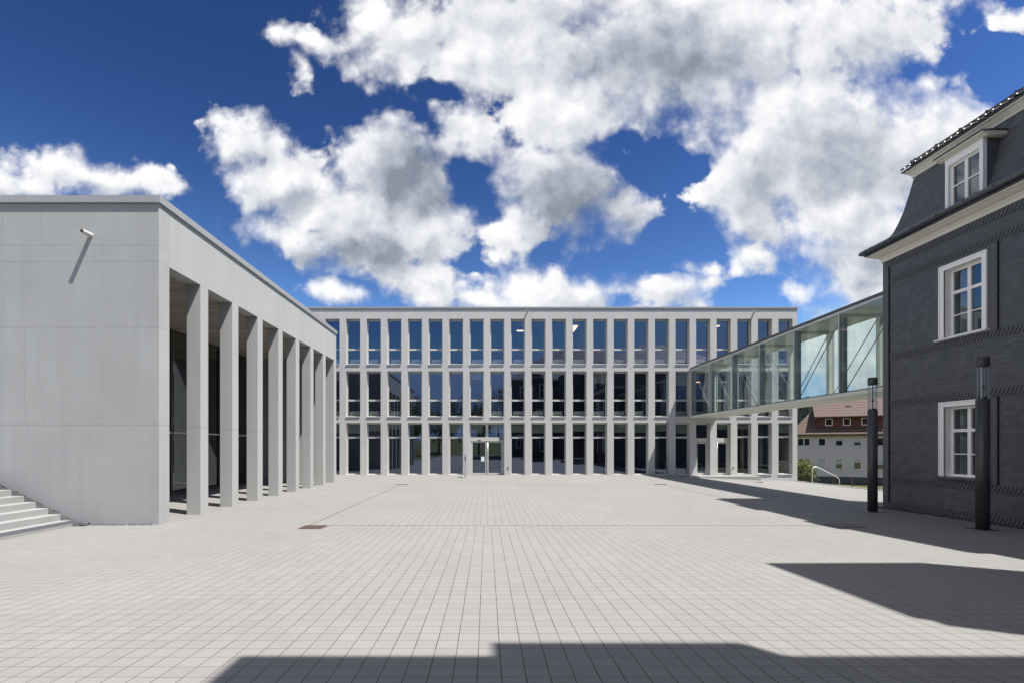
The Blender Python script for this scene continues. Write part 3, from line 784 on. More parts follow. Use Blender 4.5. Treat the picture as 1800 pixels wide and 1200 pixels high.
# intercom post by the entrance
ip = thing('intercom_post', (-1.42, 32.4, 0), 'slim brushed steel intercom post standing left of the main entrance', 'intercom')
m = MB(); m.box(-1.47, -1.37, 32.36, 32.44, 0, 1.58); m.build('post_body', 'steel', ip, bevel=0.006)
m = MB(); m.box(-1.455, -1.385, 32.352, 32.358, 1.1, 1.4); m.build('intercom_panel', 'lamp', ip)
m = MB(); m.box(-1.54, -1.30, 32.3, 32.5, 0.001, .012); m.build('base_plate', 'steel', ip)

# ------------------------------------------------------------------ glass bridge
br = thing('glass_bridge', (14.7, 17, 3.9), 'glazed footbridge on steel frames joining the office block to the slate house', 'bridge')
BW = 1.85; BY0, BY1 = 17.02, YF - .02
def bx_(y): return 14.57 + .0134 * (y - 20)
def along(mb, o0, o1, z0, z1, y0=BY0, y1=BY1):
    a0, a1 = bx_(y0), bx_(y1)
    mb.add([(a0 + o0, y0, z0), (a0 + o1, y0, z0), (a1 + o1, y1, z0), (a1 + o0, y1, z0), (a0 + o0, y0, z1), (a0 + o1, y0, z1), (a1 + o1, y1, z1), (a1 + o0, y1, z1)],
           [(0, 3, 2, 1), (4, 5, 6, 7), (0, 1, 5, 4), (1, 2, 6, 5), (2, 3, 7, 6), (3, 0, 4, 7)]); return mb
along(MB(), -.03, BW + .03, 4.12, 4.27).build('bridge_deck', 'soffit', br)
along(MB(), .1, BW - .1, 4.275, 4.33).build('deck_floor', 'carpet', br)
along(MB(), .06, BW - .06, 7.50, 7.62).build('bridge_roof', 'soffit', br)
m = MB(); along(m, -.06, BW + .06, 7.63, 7.74); m.build('roof_edge', 'zinc', br)
m = MB(); along(m, -.035, .055, 7.52, 7.625); along(m, BW - .055, BW + .035, 7.52, 7.625); m.build('top_rail', 'alu', br)
ym = [35.3, 32.3, 29.27, 26.26, 23.24, 20.22, 17.2]
for y in ym:
    for side in (0, 1):
        x = bx_(y) + (0 if side == 0 else BW)
        s = 1 if side == 0 else -1
        m = MB(); m.box(min(x - .03 * s, x + .03 * s), max(x - .03 * s, x + .03 * s), y - .03, y + .03, 4.29, 7.515); mu = m.build('mullion', 'alu', br); m = MB(); m.box(min(x + .031 * s, x + .05 * s), max(x + .031 * s, x + .05 * s), y - .025, y + .025, 4.335, 7.49); m.build('gasket', 'black', mu)
        m = MB(); a, b = sorted((x + .10 * s, x + .26 * s)); m.box(a, b, y - .1, y + .1, 4.335, 7.49); m.build('steel_post', 'post' if side == 0 else 'soffit', br)
    x = bx_(y); m = MB(); m.box(x + .262, x + BW - .262, y - .06, y + .06, 7.38, 7.49); m.build('cross_beam', 'soffit', br)
for a, b in zip(ym[:-1], ym[1:]):
    for side in (0, 1):
        o = .0 if side == 0 else BW
        xa_, xb_ = bx_(a) + o, bx_(b) + o
        m = MB(); m.poly([(xa_, a - .03, 4.29), (xb_, b + .03, 4.29), (xb_, b + .03, 7.52), (xa_, a - .03, 7.52)]); m.build('glass_panel', 'glass_b', br)
        i = .18 if side == 0 else -.18
        up = a < (24 if side == 0 else 27)                                              # towards the slate house the rods rise to the camera side
        p0 = (xa_ + i, a - .1, 4.35 if up else 7.4); p1 = (xb_ + i, b + .1, 7.4 if up else 4.35)
        m = MB(); m.tube(p0, p1, .018, 8); m.build('diagonal_rod', 'rodd' if up or side else 'rod', br, smooth=True)
m = MB(); m.box(bx_(35) - .05, bx_(35) + .05, YF - .12, YF - .001, 4.12, 7.62); m.box(bx_(35) + BW - .05, bx_(35) + BW + .05, YF - .12, YF - .001, 4.12, 7.62); m.build('wall_joint', 'alu', br)

# ------------------------------------------------------------------ slate house (right)
HX, HY1, HY0, HX1 = 13.75, 16.98, 6.0, 27.0
sh = thing('slate_house', (HX, HY1, 0), 'dark slate clad old house with mansard roof and white windows on the right', 'house')
def face_holes(mb, x0, x1, y0, y1, z0, z1, holes):
    """wall in the plane x0..x1 with rectangular holes (ya, yb, za, zb)"""
    yc = sorted({y0, y1, *[h[0] for h in holes], *[h[1] for h in holes]}); zc = sorted({z0, z1, *[h[2] for h in holes], *[h[3] for h in holes]})
    hole = lambda a, b, c, d: any(h[0] <= (a + b) / 2 <= h[1] and h[2] <= (c + d) / 2 <= h[3] for h in holes)
    for a, b in zip(yc[:-1], yc[1:]):
        run = None
        for c, d in zip(zc[:-1], zc[1:]):
            if hole(a, b, c, d):
                if run: mb.box(x0, x1, a, b, run[0], run[1]); run = None
            else: run = (run[0], d) if run else (c, d)
        if run: mb.box(x0, x1, a, b, run[0], run[1])
wy = [(13.57, 14.70), (9.8, 10.93)]
wz = [(1.20, 3.27), (5.33, 7.34)]
holes = [(a, b, c, d) for a, b in wy for c, d in wz]
m = MB(); face_holes(m, HX, HX + .35, HY0, HY1, -.3, 8.5, holes)
m.box(HX + .35, HX1, HY1 - .35, HY1, -.3, 8.5); m.box(HX1 - .35, HX1, HY0 + .35, HY1 - .35, -.3, 8.5); m.box(HX + .35, HX1, HY0, HY0 + .35, -.3, 8.5)
m.build('wall', 'slate', sh)
m = MB(); m.box(HX + 2.6, HX + 2.7, HY0 + .4, HY1 - .4, 0, 8.3); m.box(HX + .36, HX + 2.55, HY0 + .4, HY1 - .4, 4.2, 4.4); m.build('inner_wall', 'dark_in', sh)
# slate bands
def hband(z, y0, y1, h=.19, parent=sh):
    m = MB(); y = y1 - .02; w = .105
    while y > y0 + w:
        sl = .10; pts = []
        for q, (dyy, dz_) in enumerate(((0, 0), (-sl * .62, h * .5), (-sl, h))):
            pts.append((y + dyy, z + dz_))
        vs = []
        for (py, pz), out in zip(pts, (.012, .016, .012)):
            vs.append((HX - .006, py, pz)); vs.append((HX - out - .012, py - w * .96, pz))
        # front plate plus raised edge back to the wall
        for (py, pz) in pts: vs.append((HX - .002, py - w * .965, pz))
        m.add(vs, [(0, 1, 3, 2), (2, 3, 5, 4), (1, 6, 7, 3), (3, 7, 8, 5), (4, 5, 8), (0, 6, 1)])
        y -= w
    m.build('slate_band', 'slate_p', parent)
def vband(y, z0, z1, w=.2):
    m = MB(); z = z0; h = .085
    while z < z1 - h:
        m.add([(HX - .004, y + w, z + .01), (HX - .004, y + w, z + h), (HX - .03, y, z + h - .0), (HX - .034, y, z - .02), (HX - .001, y - .004, z + h), (HX - .001, y - .004, z - .02)],
              [(0, 3, 2, 1), (3, 5, 4, 2), (1, 2, 4), (0, 5, 3)])
        z += h
    m.build('slate_border', 'slate_p', sh)
def seam_shadow(y, z0, z1):
    # black strip drawn in as the ragged shadow gap where two slate fields meet
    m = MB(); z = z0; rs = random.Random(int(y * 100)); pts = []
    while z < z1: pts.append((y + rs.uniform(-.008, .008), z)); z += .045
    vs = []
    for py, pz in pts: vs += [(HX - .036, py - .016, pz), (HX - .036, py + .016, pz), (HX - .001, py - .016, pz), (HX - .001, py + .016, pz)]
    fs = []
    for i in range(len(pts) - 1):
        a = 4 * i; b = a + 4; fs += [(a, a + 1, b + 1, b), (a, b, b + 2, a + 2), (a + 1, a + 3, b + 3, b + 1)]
    m.add(vs, fs); m.build('slate_seam_shadow', 'black', sh)
seam_shadow(16.70, .2, 8.2)
hb = [(8.20, HY0, 16.98), (7.60, HY0, 16.75), (5.03, HY0, 16.75), (3.46, HY0, 16.75), (0.86, HY0, 16.75), (0.03, HY0, 16.9)]
for z, a, b in hb: hband(z, a, b)
vband(16.72, .2, 8.2, .22)
for z0, z1 in ((5.2, 7.6), (1.05, 3.46)):
    vband(13.16, z0, z1); vband(9.4, z0, z1)
    for ys_ in (13.14, 9.38): seam_shadow(ys_, z0, z1)
# cornice, gutter, roof
rect = (HX, HX1, HY0, HY1)
m = MB(); m.ring(rect, [(0, 8.43), (.035, 8.43), (.035, 8.52), (.07, 8.55), (.07, 8.60), (.16, 8.63), (.26, 8.70), (.31, 8.71), (.31, 8.76), (.0, 8.76)]); m.build('cornice', 'cream', sh)
m = MB(); m.ring(rect, [(0, 8.764), (.37, 8.764), (.37, 8.80), (.0, 8.80)]); m.build('eave_board', 'lamp', sh)
prof = [(.40 + .085 * math.cos(a), 8.90 + .085 * math.sin(a)) for a in [math.pi * 2 * i / 14 for i in range(14)]]
m = MB(); m.ring(rect, prof, close=True)
m.build('gutter', 'zinc', sh, smooth=True)
m = MB()
for y in arange(7.0, 17.2, .83):
    for rr_, w_ in ((.093, .035),):
        pts = [(HX - .40 + rr_ * math.cos(a), y, 8.90 + rr_ * math.sin(a)) for a in [math.pi * 2 * i / 14 for i in range(14)]]
        m.prism(pts, (0, w_, 0))
m.build('gutter_bracket', 'zinc', sh)
m = MB(); m.ring(rect, [(.36, 8.93), (.20, 9.0), (.05, 9.09), (-.094, 9.21), (-.20, 9.40), (-.282, 9.64), (-.38, 10.0), (-.47, 10.45), (-.54, 10.85), (-.60, 11.25)]); m.build('mansard_roof', 'slate_r', sh)
m = MB(); m.ring(rect, [(-.60, 11.06), (-.545, 11.06), (-.53, 11.13), (-.50, 11.17), (-.44, 11.26), (-.40, 11.27), (-.40, 11.33), (-.66, 11.33)]); m.build('upper_cornice', 'cream', sh)
r1, r2 = 11.37, 14.4; o1 = -.34
m = MB(); cx0, cx1, cy0, cy1 = HX - o1, HX1 + o1, HY0 - o1, HY1 + o1; rx = 4.9
m.add([(cx0, cy0, r1), (cx1, cy0, r1), (cx1, cy1, r1), (cx0, cy1, r1), (cx0 + rx, (cy0 + cy1) / 2, r2), (cx1 - rx, (cy0 + cy1) / 2, r2), (cx0, cy0, r1 - .035), (cx1, cy0, r1 - .035), (cx1, cy1, r1 - .035), (cx0, cy1, r1 - .035)],
      [(0, 1, 5, 4), (1, 2, 5), (2, 3, 4, 5), (3, 0, 4), (9, 8, 7, 6), (0, 6, 7, 1), (1, 7, 8, 2), (2, 8, 9, 3), (3, 9, 6, 0)])
m.build('upper_roof', 'lamp', sh)
M['tile_g'] = simple('glazed_roof_tile', (0.10, 0.10, 0.105), 0.3, 0.0, 0.2, 8)
m = MB(); y = HY0 + .4; sl_ = math.atan2(r2 - r1, rx)
while y < HY1 - .42:
    for rI in range(2):
        d0 = .28 * rI; w = .20
        for kx, (za, ya) in enumerate(((0, 0),)):
            vs = []; n = 6
            for e in (0, .30):
                for i in range(n + 1):
                    an = math.pi * i / n
                    px_ = cx0 - .03 + (d0 + e) * math.cos(sl_); pz_ = r1 + .02 + (d0 + e) * math.sin(sl_) + .02 * (1 - e / .3)
                    vs.append((px_ - math.sin(sl_) * .05 * math.sin(an), y + w / 2 - w / 2 * math.cos(an) * .95, pz_ + math.cos(sl_) * .055 * math.sin(an)))
            fs = [(i, i + 1, n + 2 + i, n + 1 + i) for i in range(n)]; fs.append(tuple(range(n + 1)))
            m.add(vs, fs)
    y += .205
m.build('eave_tile', 'tile_g', sh)
m = MB(); gx_ = cx0 + .14; gz_ = r1 + .22
m.tube((gx_, HY0 + .5, gz_), (gx_, HY1 - .55, gz_), .022, 8); m.tube((gx_ + .05, HY0 + .5, gz_ - .08), (gx_ + .05, HY1 - .55, gz_ - .08), .018, 8)
for y in arange(HY0 + .9, HY1 - .6, .78): m.box(gx_ - .03, gx_ + .1, y - .025, y + .025, gz_ - .15, gz_ + .045)
m.build('snow_guard', 'lamp', sh)
# windows of the slate house
def hwindow(y0, y1, z0, z1, xf, parent, rows, sill=True, cas=.115, rec=.2, curtain=True):
    w = MB()
    # casing, slightly proud of the slates, with an outer moulding
    for c, o_, pr in ((cas, 0, .03), (.035, cas, .05)):
        a0, a1, b0, b1 = y0 - o_, y1 + o_, z0, z1 + o_
        w.box(xf - pr, xf + .03, a0 - c, a0, b0, b1 + c); w.box(xf - pr, xf + .03, a1, a1 + c, b0, b1 + c); w.box(xf - pr, xf + .03, a0, a1, b1, b1 + c)
    # lining of the reveal
    w.box(xf + .03, xf + rec + .05, y0, y0 + .012, z0, z1); w.box(xf + .03, xf + rec + .05, y1 - .012, y1, z0, z1); w.box(xf + .03, xf + rec + .05, y0 + .012, y1 - .012, z1 - .012, z1)
    w.box(xf + .03, xf + rec + .05, y0 + .012, y1 - .012, z0, z0 + .012)
    wo_ = w.build('window', 'white', parent, origin=(xf, y0, z0), bevel=0.004)
    s = MB(); xa_, xb_ = xf + rec, xf + rec + .06; fw = .06
    ya, yb, za, zb = y0 + .013, y1 - .013, z0 + .013, z1 - .013
    s.box(xa_, xb_, ya, ya + fw, za, zb); s.box(xa_, xb_, yb - fw, yb, za, zb); s.box(xa_, xb_, ya + fw, yb - fw, zb - fw, zb); s.box(xa_, xb_, ya + fw, yb - fw, za, za + fw)
    ym_ = (ya + yb) / 2; H = zb - za
    s.box(xa_ - .012, xb_, ym_ - .05, ym_ + .05, za + fw, zb - fw)
    zr = []
    for fz_, th in rows:
        zc = za + H * fz_; zr.append((zc, th))
        for p, q in ((ya + fw, ym_ - .05), (ym_ + .05, yb - fw)): s.box(xa_ - (.015 if th > .05 else 0), xb_ - .002, p, q, zc - th / 2, zc + th / 2)
    s.build('sash', 'white', wo_, bevel=0.003)
    p = MB(); xg = xa_ + .035
    p.poly([(xg, ya + fw, za + fw), (xg, yb - fw, za + fw), (xg, yb - fw, zb - fw), (xg, ya + fw, zb - fw)]); p.build('pane', 'glass_w', wo_)
    if sill:
        p = MB(); p.prism([(xf + .0, y0 - cas - .1, z0 - .004), (xf - .13, y0 - cas - .1, z0 - .03), (xf - .13, y0 - cas - .1, z0 - .065), (xf + .0, y0 - cas - .1, z0 - .075)], (0, y1 - y0 + 2 * cas + .2, 0)); p.build('sill', 'white' if z0 > 3 else 'zinc', wo_)
    if curtain:
        c = MB()
        for a, b in ((y0 + .08, y0 + .36), (y1 - .40, y1 - .10)):
            n = 14; vs = []
            for i in range(n + 1):
                yy_ = a + (b - a) * i / n; xx = xb_ + .12 + .025 * math.sin(i * 2.2)
                vs += [(xx, yy_, z0 + .05), (xx, yy_, z1 - .05)]
            c.add(vs, [(2 * i, 2 * i + 2, 2 * i + 3, 2 * i + 1) for i in range(n)])
        c.build('curtain', 'curtain', wo_, smooth=True)
    return wo_
for a, b in wy:
    hwindow(a, b, wz[0][0], wz[0][1], HX, sh, ((.66, .09), (.32, .03)))
    hwindow(a, b, wz[1][0], wz[1][1], HX, sh, ((.66, .09), (.32, .03)))
# dormers
def dormer(ya, yb):
    d = MB(); z0, z1 = 8.98, 10.66; x0 = HX + .0
    c = .10
    d.box(x0 + .12, HX + 1.2, ya, ya + .05, z0, z1); d.box(x0 + .12, HX + 1.2, yb - .05, yb, z0, z1)
    d.box(x0 + .12, HX + 1.2, ya + .05, yb - .05, z1 - .04, z1)
    dm = d.build('dormer', 'slate_r', sh)
    m = MB(); m.box(x0, x0 + .118, ya, ya + c, z0, z1 - .03); m.box(x0, x0 + .118, yb - c, yb, z0, z1 - .03); m.box(x0, x0 + .118, ya + c, yb - c, z1 - .24, z1 - .03)
    m.build('dormer_front', 'white', dm, bevel=.004)
    m = MB(); m.prism([(x0 - .16, ya - .16, z1 + .08), (x0 - .16, ya - .16, z1 + .03), (x0 - .10, ya - .16, z1 + .02), (x0 - .02, ya - .16, z1 - .03), (HX + 1.0, ya - .16, z1 - .03), (HX + 1.0, ya - .16, z1 + .08)], (0, yb - ya + .32, 0)); m.build('dormer_cornice', 'cream', dm)
    m = MB(); m.box(x0 - .19, HX + 1.0, ya - .19, yb + .19, z1 + .083, z1 + .115); m.build('dormer_roof', 'zinc', dm)
    y0, y1, za, zb = ya + c, yb - c, 9.12, z1 - .24
    s = MB(); xa_, xb_ = x0 + .10, x0 + .16; fw = .06; ym_ = (y0 + y1) / 2
    s.box(xa_, xb_, y0, y0 + fw, za, zb); s.box(xa_, xb_, y1 - fw, y1, za, zb); s.box(xa_, xb_, y0 + fw, y1 - fw, zb - fw, zb); s.box(xa_, xb_, y0 + fw, y1 - fw, za - .12, za + fw)
    s.box(xa_ - .01, xb_, ym_ - .045, ym_ + .045, za + fw, zb - fw)
    zc = za + (zb - za) * .5
    for p, q in ((y0 + fw, ym_ - .045), (ym_ + .045, y1 - fw)): s.box(xa_, xb_ - .002, p, q, zc - .02, zc + .02)
    s.build('sash', 'white', dm)
    p = MB(); xg = xa_ + .035; p.poly([(xg, y0 + fw, za + fw), (xg, y1 - fw, za + fw), (xg, y1 - fw, zb - fw), (xg, y0 + fw, zb - fw)]); p.build('pane', 'glass_w', dm)
    p = MB(); p.box(x0 + .5, x0 + .52, y0, y1, za, zb - .5); p.build('curtain', 'curtain', dm)
dormer(13.56, 14.68); dormer(9.78, 10.9)

# ------------------------------------------------------------------ tall lamps
def lamp(x, y, label):
    z = g_h(x, y)
    t = thing('street_lamp', (x, y, z), label, 'lamp', 'dark column lamps beside the slate house')
    m = MB(); m.tube((x, y, z), (x, y, z + 3.26), .135, 32); m.build('post', 'lamp', t, smooth=False)
    m = MB(); m.box(x - .24, x + .24, y - .24, y + .24, z - .01, z + .012); m.build('base_plate', 'zinc', t)
    m = MB(); m.tube((x, y, z + 3.26), (x, y, z + 4.06), .124, 28, caps=False); m.build('glass_tube', 'glass_t', t, smooth=True)
    m = MB(); m.tube((x, y, z + 4.06), (x, y, z + 4.30), .132, 32); m.build('cap', 'lamp', t)
    m = MB(); m.tube((x, y, z + 3.262), (x, y, z + 4.058), .016, 10); m.tube((x, y, z + 3.262), (x, y, z + 3.31), .09, 20); m.tube((x, y, z + 3.52), (x, y, z + 3.6), .035, 12); m.build('lamp_stem', 'black', t)
    m = MB()
    for i in range(3):
        a = 2.1 * i + .9; m.tube((x + .11 * math.cos(a), y + .11 * math.sin(a), z + 3.262), (x + .11 * math.cos(a), y + .11 * math.sin(a), z + 4.058), .006, 6)
    m.build('stay_rod', 'steel', t)
lamp(12.42, 12.25, 'dark cylindrical column lamp in front of the slate house window')
lamp(12.43, 15.76, 'dark cylindrical column lamp at the far corner of the slate house')
for o in bpy.data.objects:
    if o.name.startswith(('post', 'cap')) and o.type == 'MESH' and o.parent and o.parent.name.startswith('street_lamp'):
        for p in o.data.polygons: p.use_smooth = len(p.vertices) == 4

# ------------------------------------------------------------------ handrail and fence at the plaza edge
hr = thing('handrail', (22.55, 33.8, -.45), 'pale tubular handrail at the head of steps on the plaza edge', 'handrail')
m = MB(); pts = [(22.5, 33.8, -.46), (22.5, 33.8, .5)]
for i in range(1, 7):
    a = math.pi / 2 * i / 6 * .8; pts.append((22.5 + .14 * (1 - math.cos(a)) * 1.6, 33.8, .5 + .16 * math.sin(a)))
pts += [(22.9, 33.8, .62), (24.15, 33.8, -.02), (24.3, 33.8, -.12), (24.36, 33.8, -.25), (24.36, 33.8, -1.3)]
m.path(pts, .03, 10); m.build('rail_tube', 'rail', hr, smooth=True)
fe = thing('mesh_fence', (24.6, 24, -1.3), 'low dark wire mesh fence beyond the plaza edge', 'fence')
for y in arange(22.5, 39.9, 1.74):
    m = MB(); m.box(24.58, 24.63, y - .025, y + .025, -1.6, 0.0); m.build('post', 'lamp', fe)
m = MB()
for z in (-.95, -.55, -.15): m.box(24.6, 24.61, 22.5, 39.9, z, z + .015)
for y in arange(22.5, 39.9, .22): m.box(24.598, 24.604, y, y + .004, -1.0, -.1)
m.build('wire_panel', 'lamp', fe)
m = MB()
# steps down behind the handrail
for i in range(5): m.box(22.63 + .33 * i, 22.96 + .33 * i, 31.4, 33.7, -2.2, -.62 - .17 * i)
structure(m.build('lower_steps', 'stone'), 'stone steps leading down from the plaza edge', 'steps')

# ------------------------------------------------------------------ foliage helper
def leaves(mb, c, rad, n, size, rnd, hollow=.55, flat=1.0, clumps=26):
    cl = []
    for _ in range(clumps):
        while True:
            p = Vector((rnd.uniform(-1, 1), rnd.uniform(-1, 1), rnd.uniform(-1, 1)))
            if hollow < p.length < 1: break
        cl.append((p, rnd.uniform(.22, .42)))
    for _ in range(n):
        p, r = rnd.choice(cl); q = Vector((rnd.gauss(0, .5), rnd.gauss(0, .5), rnd.gauss(0, .5))) * r + p
        w = Vector((c[0] + q.x * rad[0], c[1] + q.y * rad[1], c[2] + q.z * rad[2]))
        s = size * rnd.uniform(.6, 1.4)
        a = Vector((rnd.gauss(0, 1), rnd.gauss(0, 1), rnd.gauss(0, .7))).normalized(); b = a.cross(Vector((rnd.gauss(0, 1), rnd.gauss(0, 1), rnd.gauss(0, 1)))).normalized()
        mb.add([w - a * s, w - b * s * .5, w + a * s, w + b * s * .5], [(0, 1, 2, 3)])
rnd = random.Random(5)
bu = thing('bush', (25.25, 39.6, -1.2), 'round light green leafy bush past the corner of the office block', 'bush')
m = MB(); leaves(m, (25.2, 39.6, -.05), (1.05, 1.2, 1.0), 9000, .05, rnd, .35, clumps=60); m.build('foliage', 'leaf', bu)
m = MB()
for i in range(9):
    a = i * .7; m.tube((25.25, 39.6, -1.4), (25.25 + .7 * math.cos(a), 39.6 + .7 * math.sin(a), -.1 + .3 * (i % 3)), .03, 6, r1=.012)
m.build('stem', 'bark', bu)

# ------------------------------------------------------------------ white apartment house with brown tiled roof (far right)
rh = thing('apartment_house', (42.6, 67, -3), 'white rendered apartment house with brown tiled roof and wide red dormer', 'house')
TR = Matrix.Translation((42.6, 67, 0)) @ Matrix.Rotation(R(-30), 4, 'Z')
def LB():
    m = MB(); m.T = TR; return m
# local x along the wall, local y backwards
wt = [(.70, 1.45), (2.76, .84), (4.65, .84), (6.59, .84), (8.84, .84), (11.0, .84), (-2.2, .84), (-4.6, .84)]
hl = [(t - w / 2, t + w / 2, a, b) for t, w in wt for a, b in ((-.95, .37), (2.10, 3.17))]
m = LB()
xc = sorted({-9.0, 14.0, *[h[0] for h in hl], *[h[1] for h in hl]}); zc = sorted({-1.95, 3.5, *[h[2] for h in hl], *[h[3] for h in hl]})
for a, b in zip(xc[:-1], xc[1:]):
    for c, d in zip(zc[:-1], zc[1:]):
        if not any(h[0] < (a + b) / 2 < h[1] and h[2] < (c + d) / 2 < h[3] for h in hl): m.box(a, b, 0, .3, c, d)
m.box(-9, 14, .3, 10, -1.95, -1.6); m.box(-9, -8.7, .3, 10, -1.6, 3.5); m.box(13.7, 14, .3, 10, -1.6, 3.5); m.box(-8.7, 13.7, 9.7, 10, -1.6, 3.5); m.box(-8.7, 13.7, 2.5, 2.6, -1.6, 3.5)
m.build('wall', 'render', rh)
m = LB(); m.box(-9, 14, .06, 9.9, -4.2, -1.953); m.build('plinth', 'plinth', rh)
rk = random.Random(2)
def rwin(a, b, z0, z1, y=.12, sh_=0.0, parent=rh, sill=True):
    f = LB(); w = .07
    f.box(a, a + w, y, y + .06, z0, z1); f.box(b - w, b, y, y + .06, z0, z1); f.box(a + w, b - w, y, y + .06, z1 - w, z1); f.box(a + w, b - w, y, y + .06, z0, z0 + w)
    if b - a > 1.2: f.box((a + b) / 2 - .04, (a + b) / 2 + .04, y, y + .06, z0 + w, z1 - w)
    fo = f.build('window', 'white', parent)
    p = LB(); p.poly([(a + w, y + .03, z0 + w), (b - w, y + .03, z0 + w), (b - w, y + .03, z1 - w), (a + w, y + .03, z1 - w)]); p.build('pane', 'glass_w', fo)
    if sill: s = LB(); s.box(a - .1, b + .1, -.08, y - .002, z0 - .05, z0); s.build('sill', 'rail', fo)
    if sh_: s = LB(); s.box(a + w, b - w, y - .02, y + .02, z1 - w - (z1 - z0 - 2 * w) * sh_, z1 - w); s.build('roller_shutter', 'shutter', fo)
for (a, b, z0, z1), shv in zip(hl, [.0, 0, .98, .0, .5, .35, .3, .55, .5, 0, 0, 0, 0, 0, 0, 0]): rwin(a, b, z0, z1, sh_=shv)
# main hip roof + lower left roof
def proof(m, xa, xb, ya, yb, ze, zr, hipl, hipr, th=.14):
    yr = (ya + yb) / 2
    A, B, C_, D_ = (xa, ya, ze), (xb, ya, ze), (xb, yb, ze), (xa, yb, ze)
    E = (xa + hipl, yr, zr); G_ = (xb - hipr, yr, zr)
    dn = lambda p: (p[0], p[1], p[2] - th)
    m.add([A, B, C_, D_, E, G_, dn(A), dn(B), dn(C_), dn(D_)], [(0, 1, 5, 4), (1, 2, 5), (2, 3, 4, 5), (3, 0, 4), (9, 8, 7, 6), (0, 6, 7, 1), (1, 7, 8, 2), (2, 8, 9, 3), (3, 9, 6, 0)])
m = LB(); proof(m, -.9, 14.5, -.4, 10.4, 3.68, 9.0, 4.2, 4.2); m.build('roof', 'btile', rh)
m = LB(); proof(m, -9.5, .6, -.38, 6.0, 3.66, 6.15, 3.0, 1.5); m.build('lower_roof', 'btile', rh)
# wide dormer
dz0, dz1 = 4.55, 6.28; dya = 0.5
m = LB(); m.box(2.35, 9.7, dya, dya + .25, 4.0, dz1)
m.box(2.35, 2.6, dya + .25, 4.4, 4.5, dz1); m.box(9.45, 9.7, dya + .25, 4.4, 4.5, dz1)
dr = m.build('dormer', 'redtile', rh)
for a in (3.55, 5.5, 7.45):
    rwin(a - .4, a + .4, 4.8, 5.75, y=dya - .03, parent=dr, sill=False)
m = LB(); m.add([(1.9, -.2, 6.0), (10.1, -.2, 6.0), (10.1, 4.9, 8.75), (1.9, 4.9, 8.75), (1.9, -.2, 5.88), (10.1, -.2, 5.88), (10.1, 4.9, 8.6), (1.9, 4.9, 8.6)],
                [(0, 1, 2, 3), (7, 6, 5, 4), (0, 4, 5, 1), (1, 5, 6, 2), (2, 6, 7, 3), (3, 7, 4, 0)]); m.build('dormer_roof', 'btile', rh)
m = LB(); m.box(-9.4, 14.4, -.5, -.40, 3.46, 3.56); m.build('gutter', 'redtile', rh)
m = LB(); m.box(5.6, 6.2, 2.3, 2.9, 7.3, 7.55); m.build('roof_window', 'glass_w', rh)

# ------------------------------------------------------------------ wooded hill beyond the house
fo_ = MB(); rf = random.Random(9)
def fir(m, x, y, z, h, r, rnd):
    n = 7
    m.tube((x, y, z), (x, y, z + h * .3), h * .02, 5)
    for i in range(5):
        f0 = .12 + .16 * i; vs = [(x, y, z + h * min(1.0, f0 + .34))]
        rr_ = r * (1 - f0) * 1.05
        for k in range(n * 2):
            a = math.pi * k / n + i; q = rr_ * (1.0 if k % 2 else .6) * rnd.uniform(.8, 1.15); vs.append((x + q * math.cos(a), y + q * math.sin(a), z + h * f0 - (0 if k % 2 == 0 else h * .02)))
        m.add(vs, [(0, 1 + k, 1 + (k + 1) % (2 * n)) for k in range(2 * n)])
for i in range(900):
    y = rf.uniform(215, 330); x = y * rf.uniform(.55, .86)
    fir(fo_, x, y, t_h(x, y) - 1.5, rf.uniform(9, 14), rf.uniform(2.4, 3.6), rf)
tag(fo_.build('forest', 'fir'), 'dark conifer wood on the hillside behind the apartment house', 'forest', kind='stuff')

# ------------------------------------------------------------------ neighbours and added shadow casters behind the photographer (they cast the shadows on the paving and stand in the panes)
rb = thing('rear_slate_building', (2.95, 1.4, 0), 'large dark slate building behind the viewer mirrored in the office windows', 'building')
m = MB(); m.box(2.95, 44, -13, 1.25, -.3, 11.8); m.build('wall', 'slate', rb)
m = MB(); m.box(2.9, 44.3, -13.3, 1.475, 11.82, 12.0); m.build('eave', 'cream', rb)
m = MB(); m.add([(2.9, 1.475, 12.01), (44.3, 1.475, 12.01), (44.3, -13.3, 12.01), (2.9, -13.3, 12.01), (10, -6, 17), (23, -6, 17)], [(0, 1, 5, 4), (1, 2, 5), (2, 3, 4, 5), (3, 0, 4)]); m.build('roof', 'slate_r', rb)
m = MB(); m.box(5.24, 7.62, -2.5, 1.76, 12.02, 12.14); m.prism([(7.62, 1.76, 12.02), (7.86, 1.46, 12.02), (7.86, 1.46, 12.14), (7.62, 1.76, 12.14)], (0, -3, 0)); m.box(5.4, 7.45, -2.3, 1.1, 12.145, 12.6); m.build('roof_shadow_box', 'slate_r', rb)  # unseen slab added and shaped to cast the step in the foreground shadow
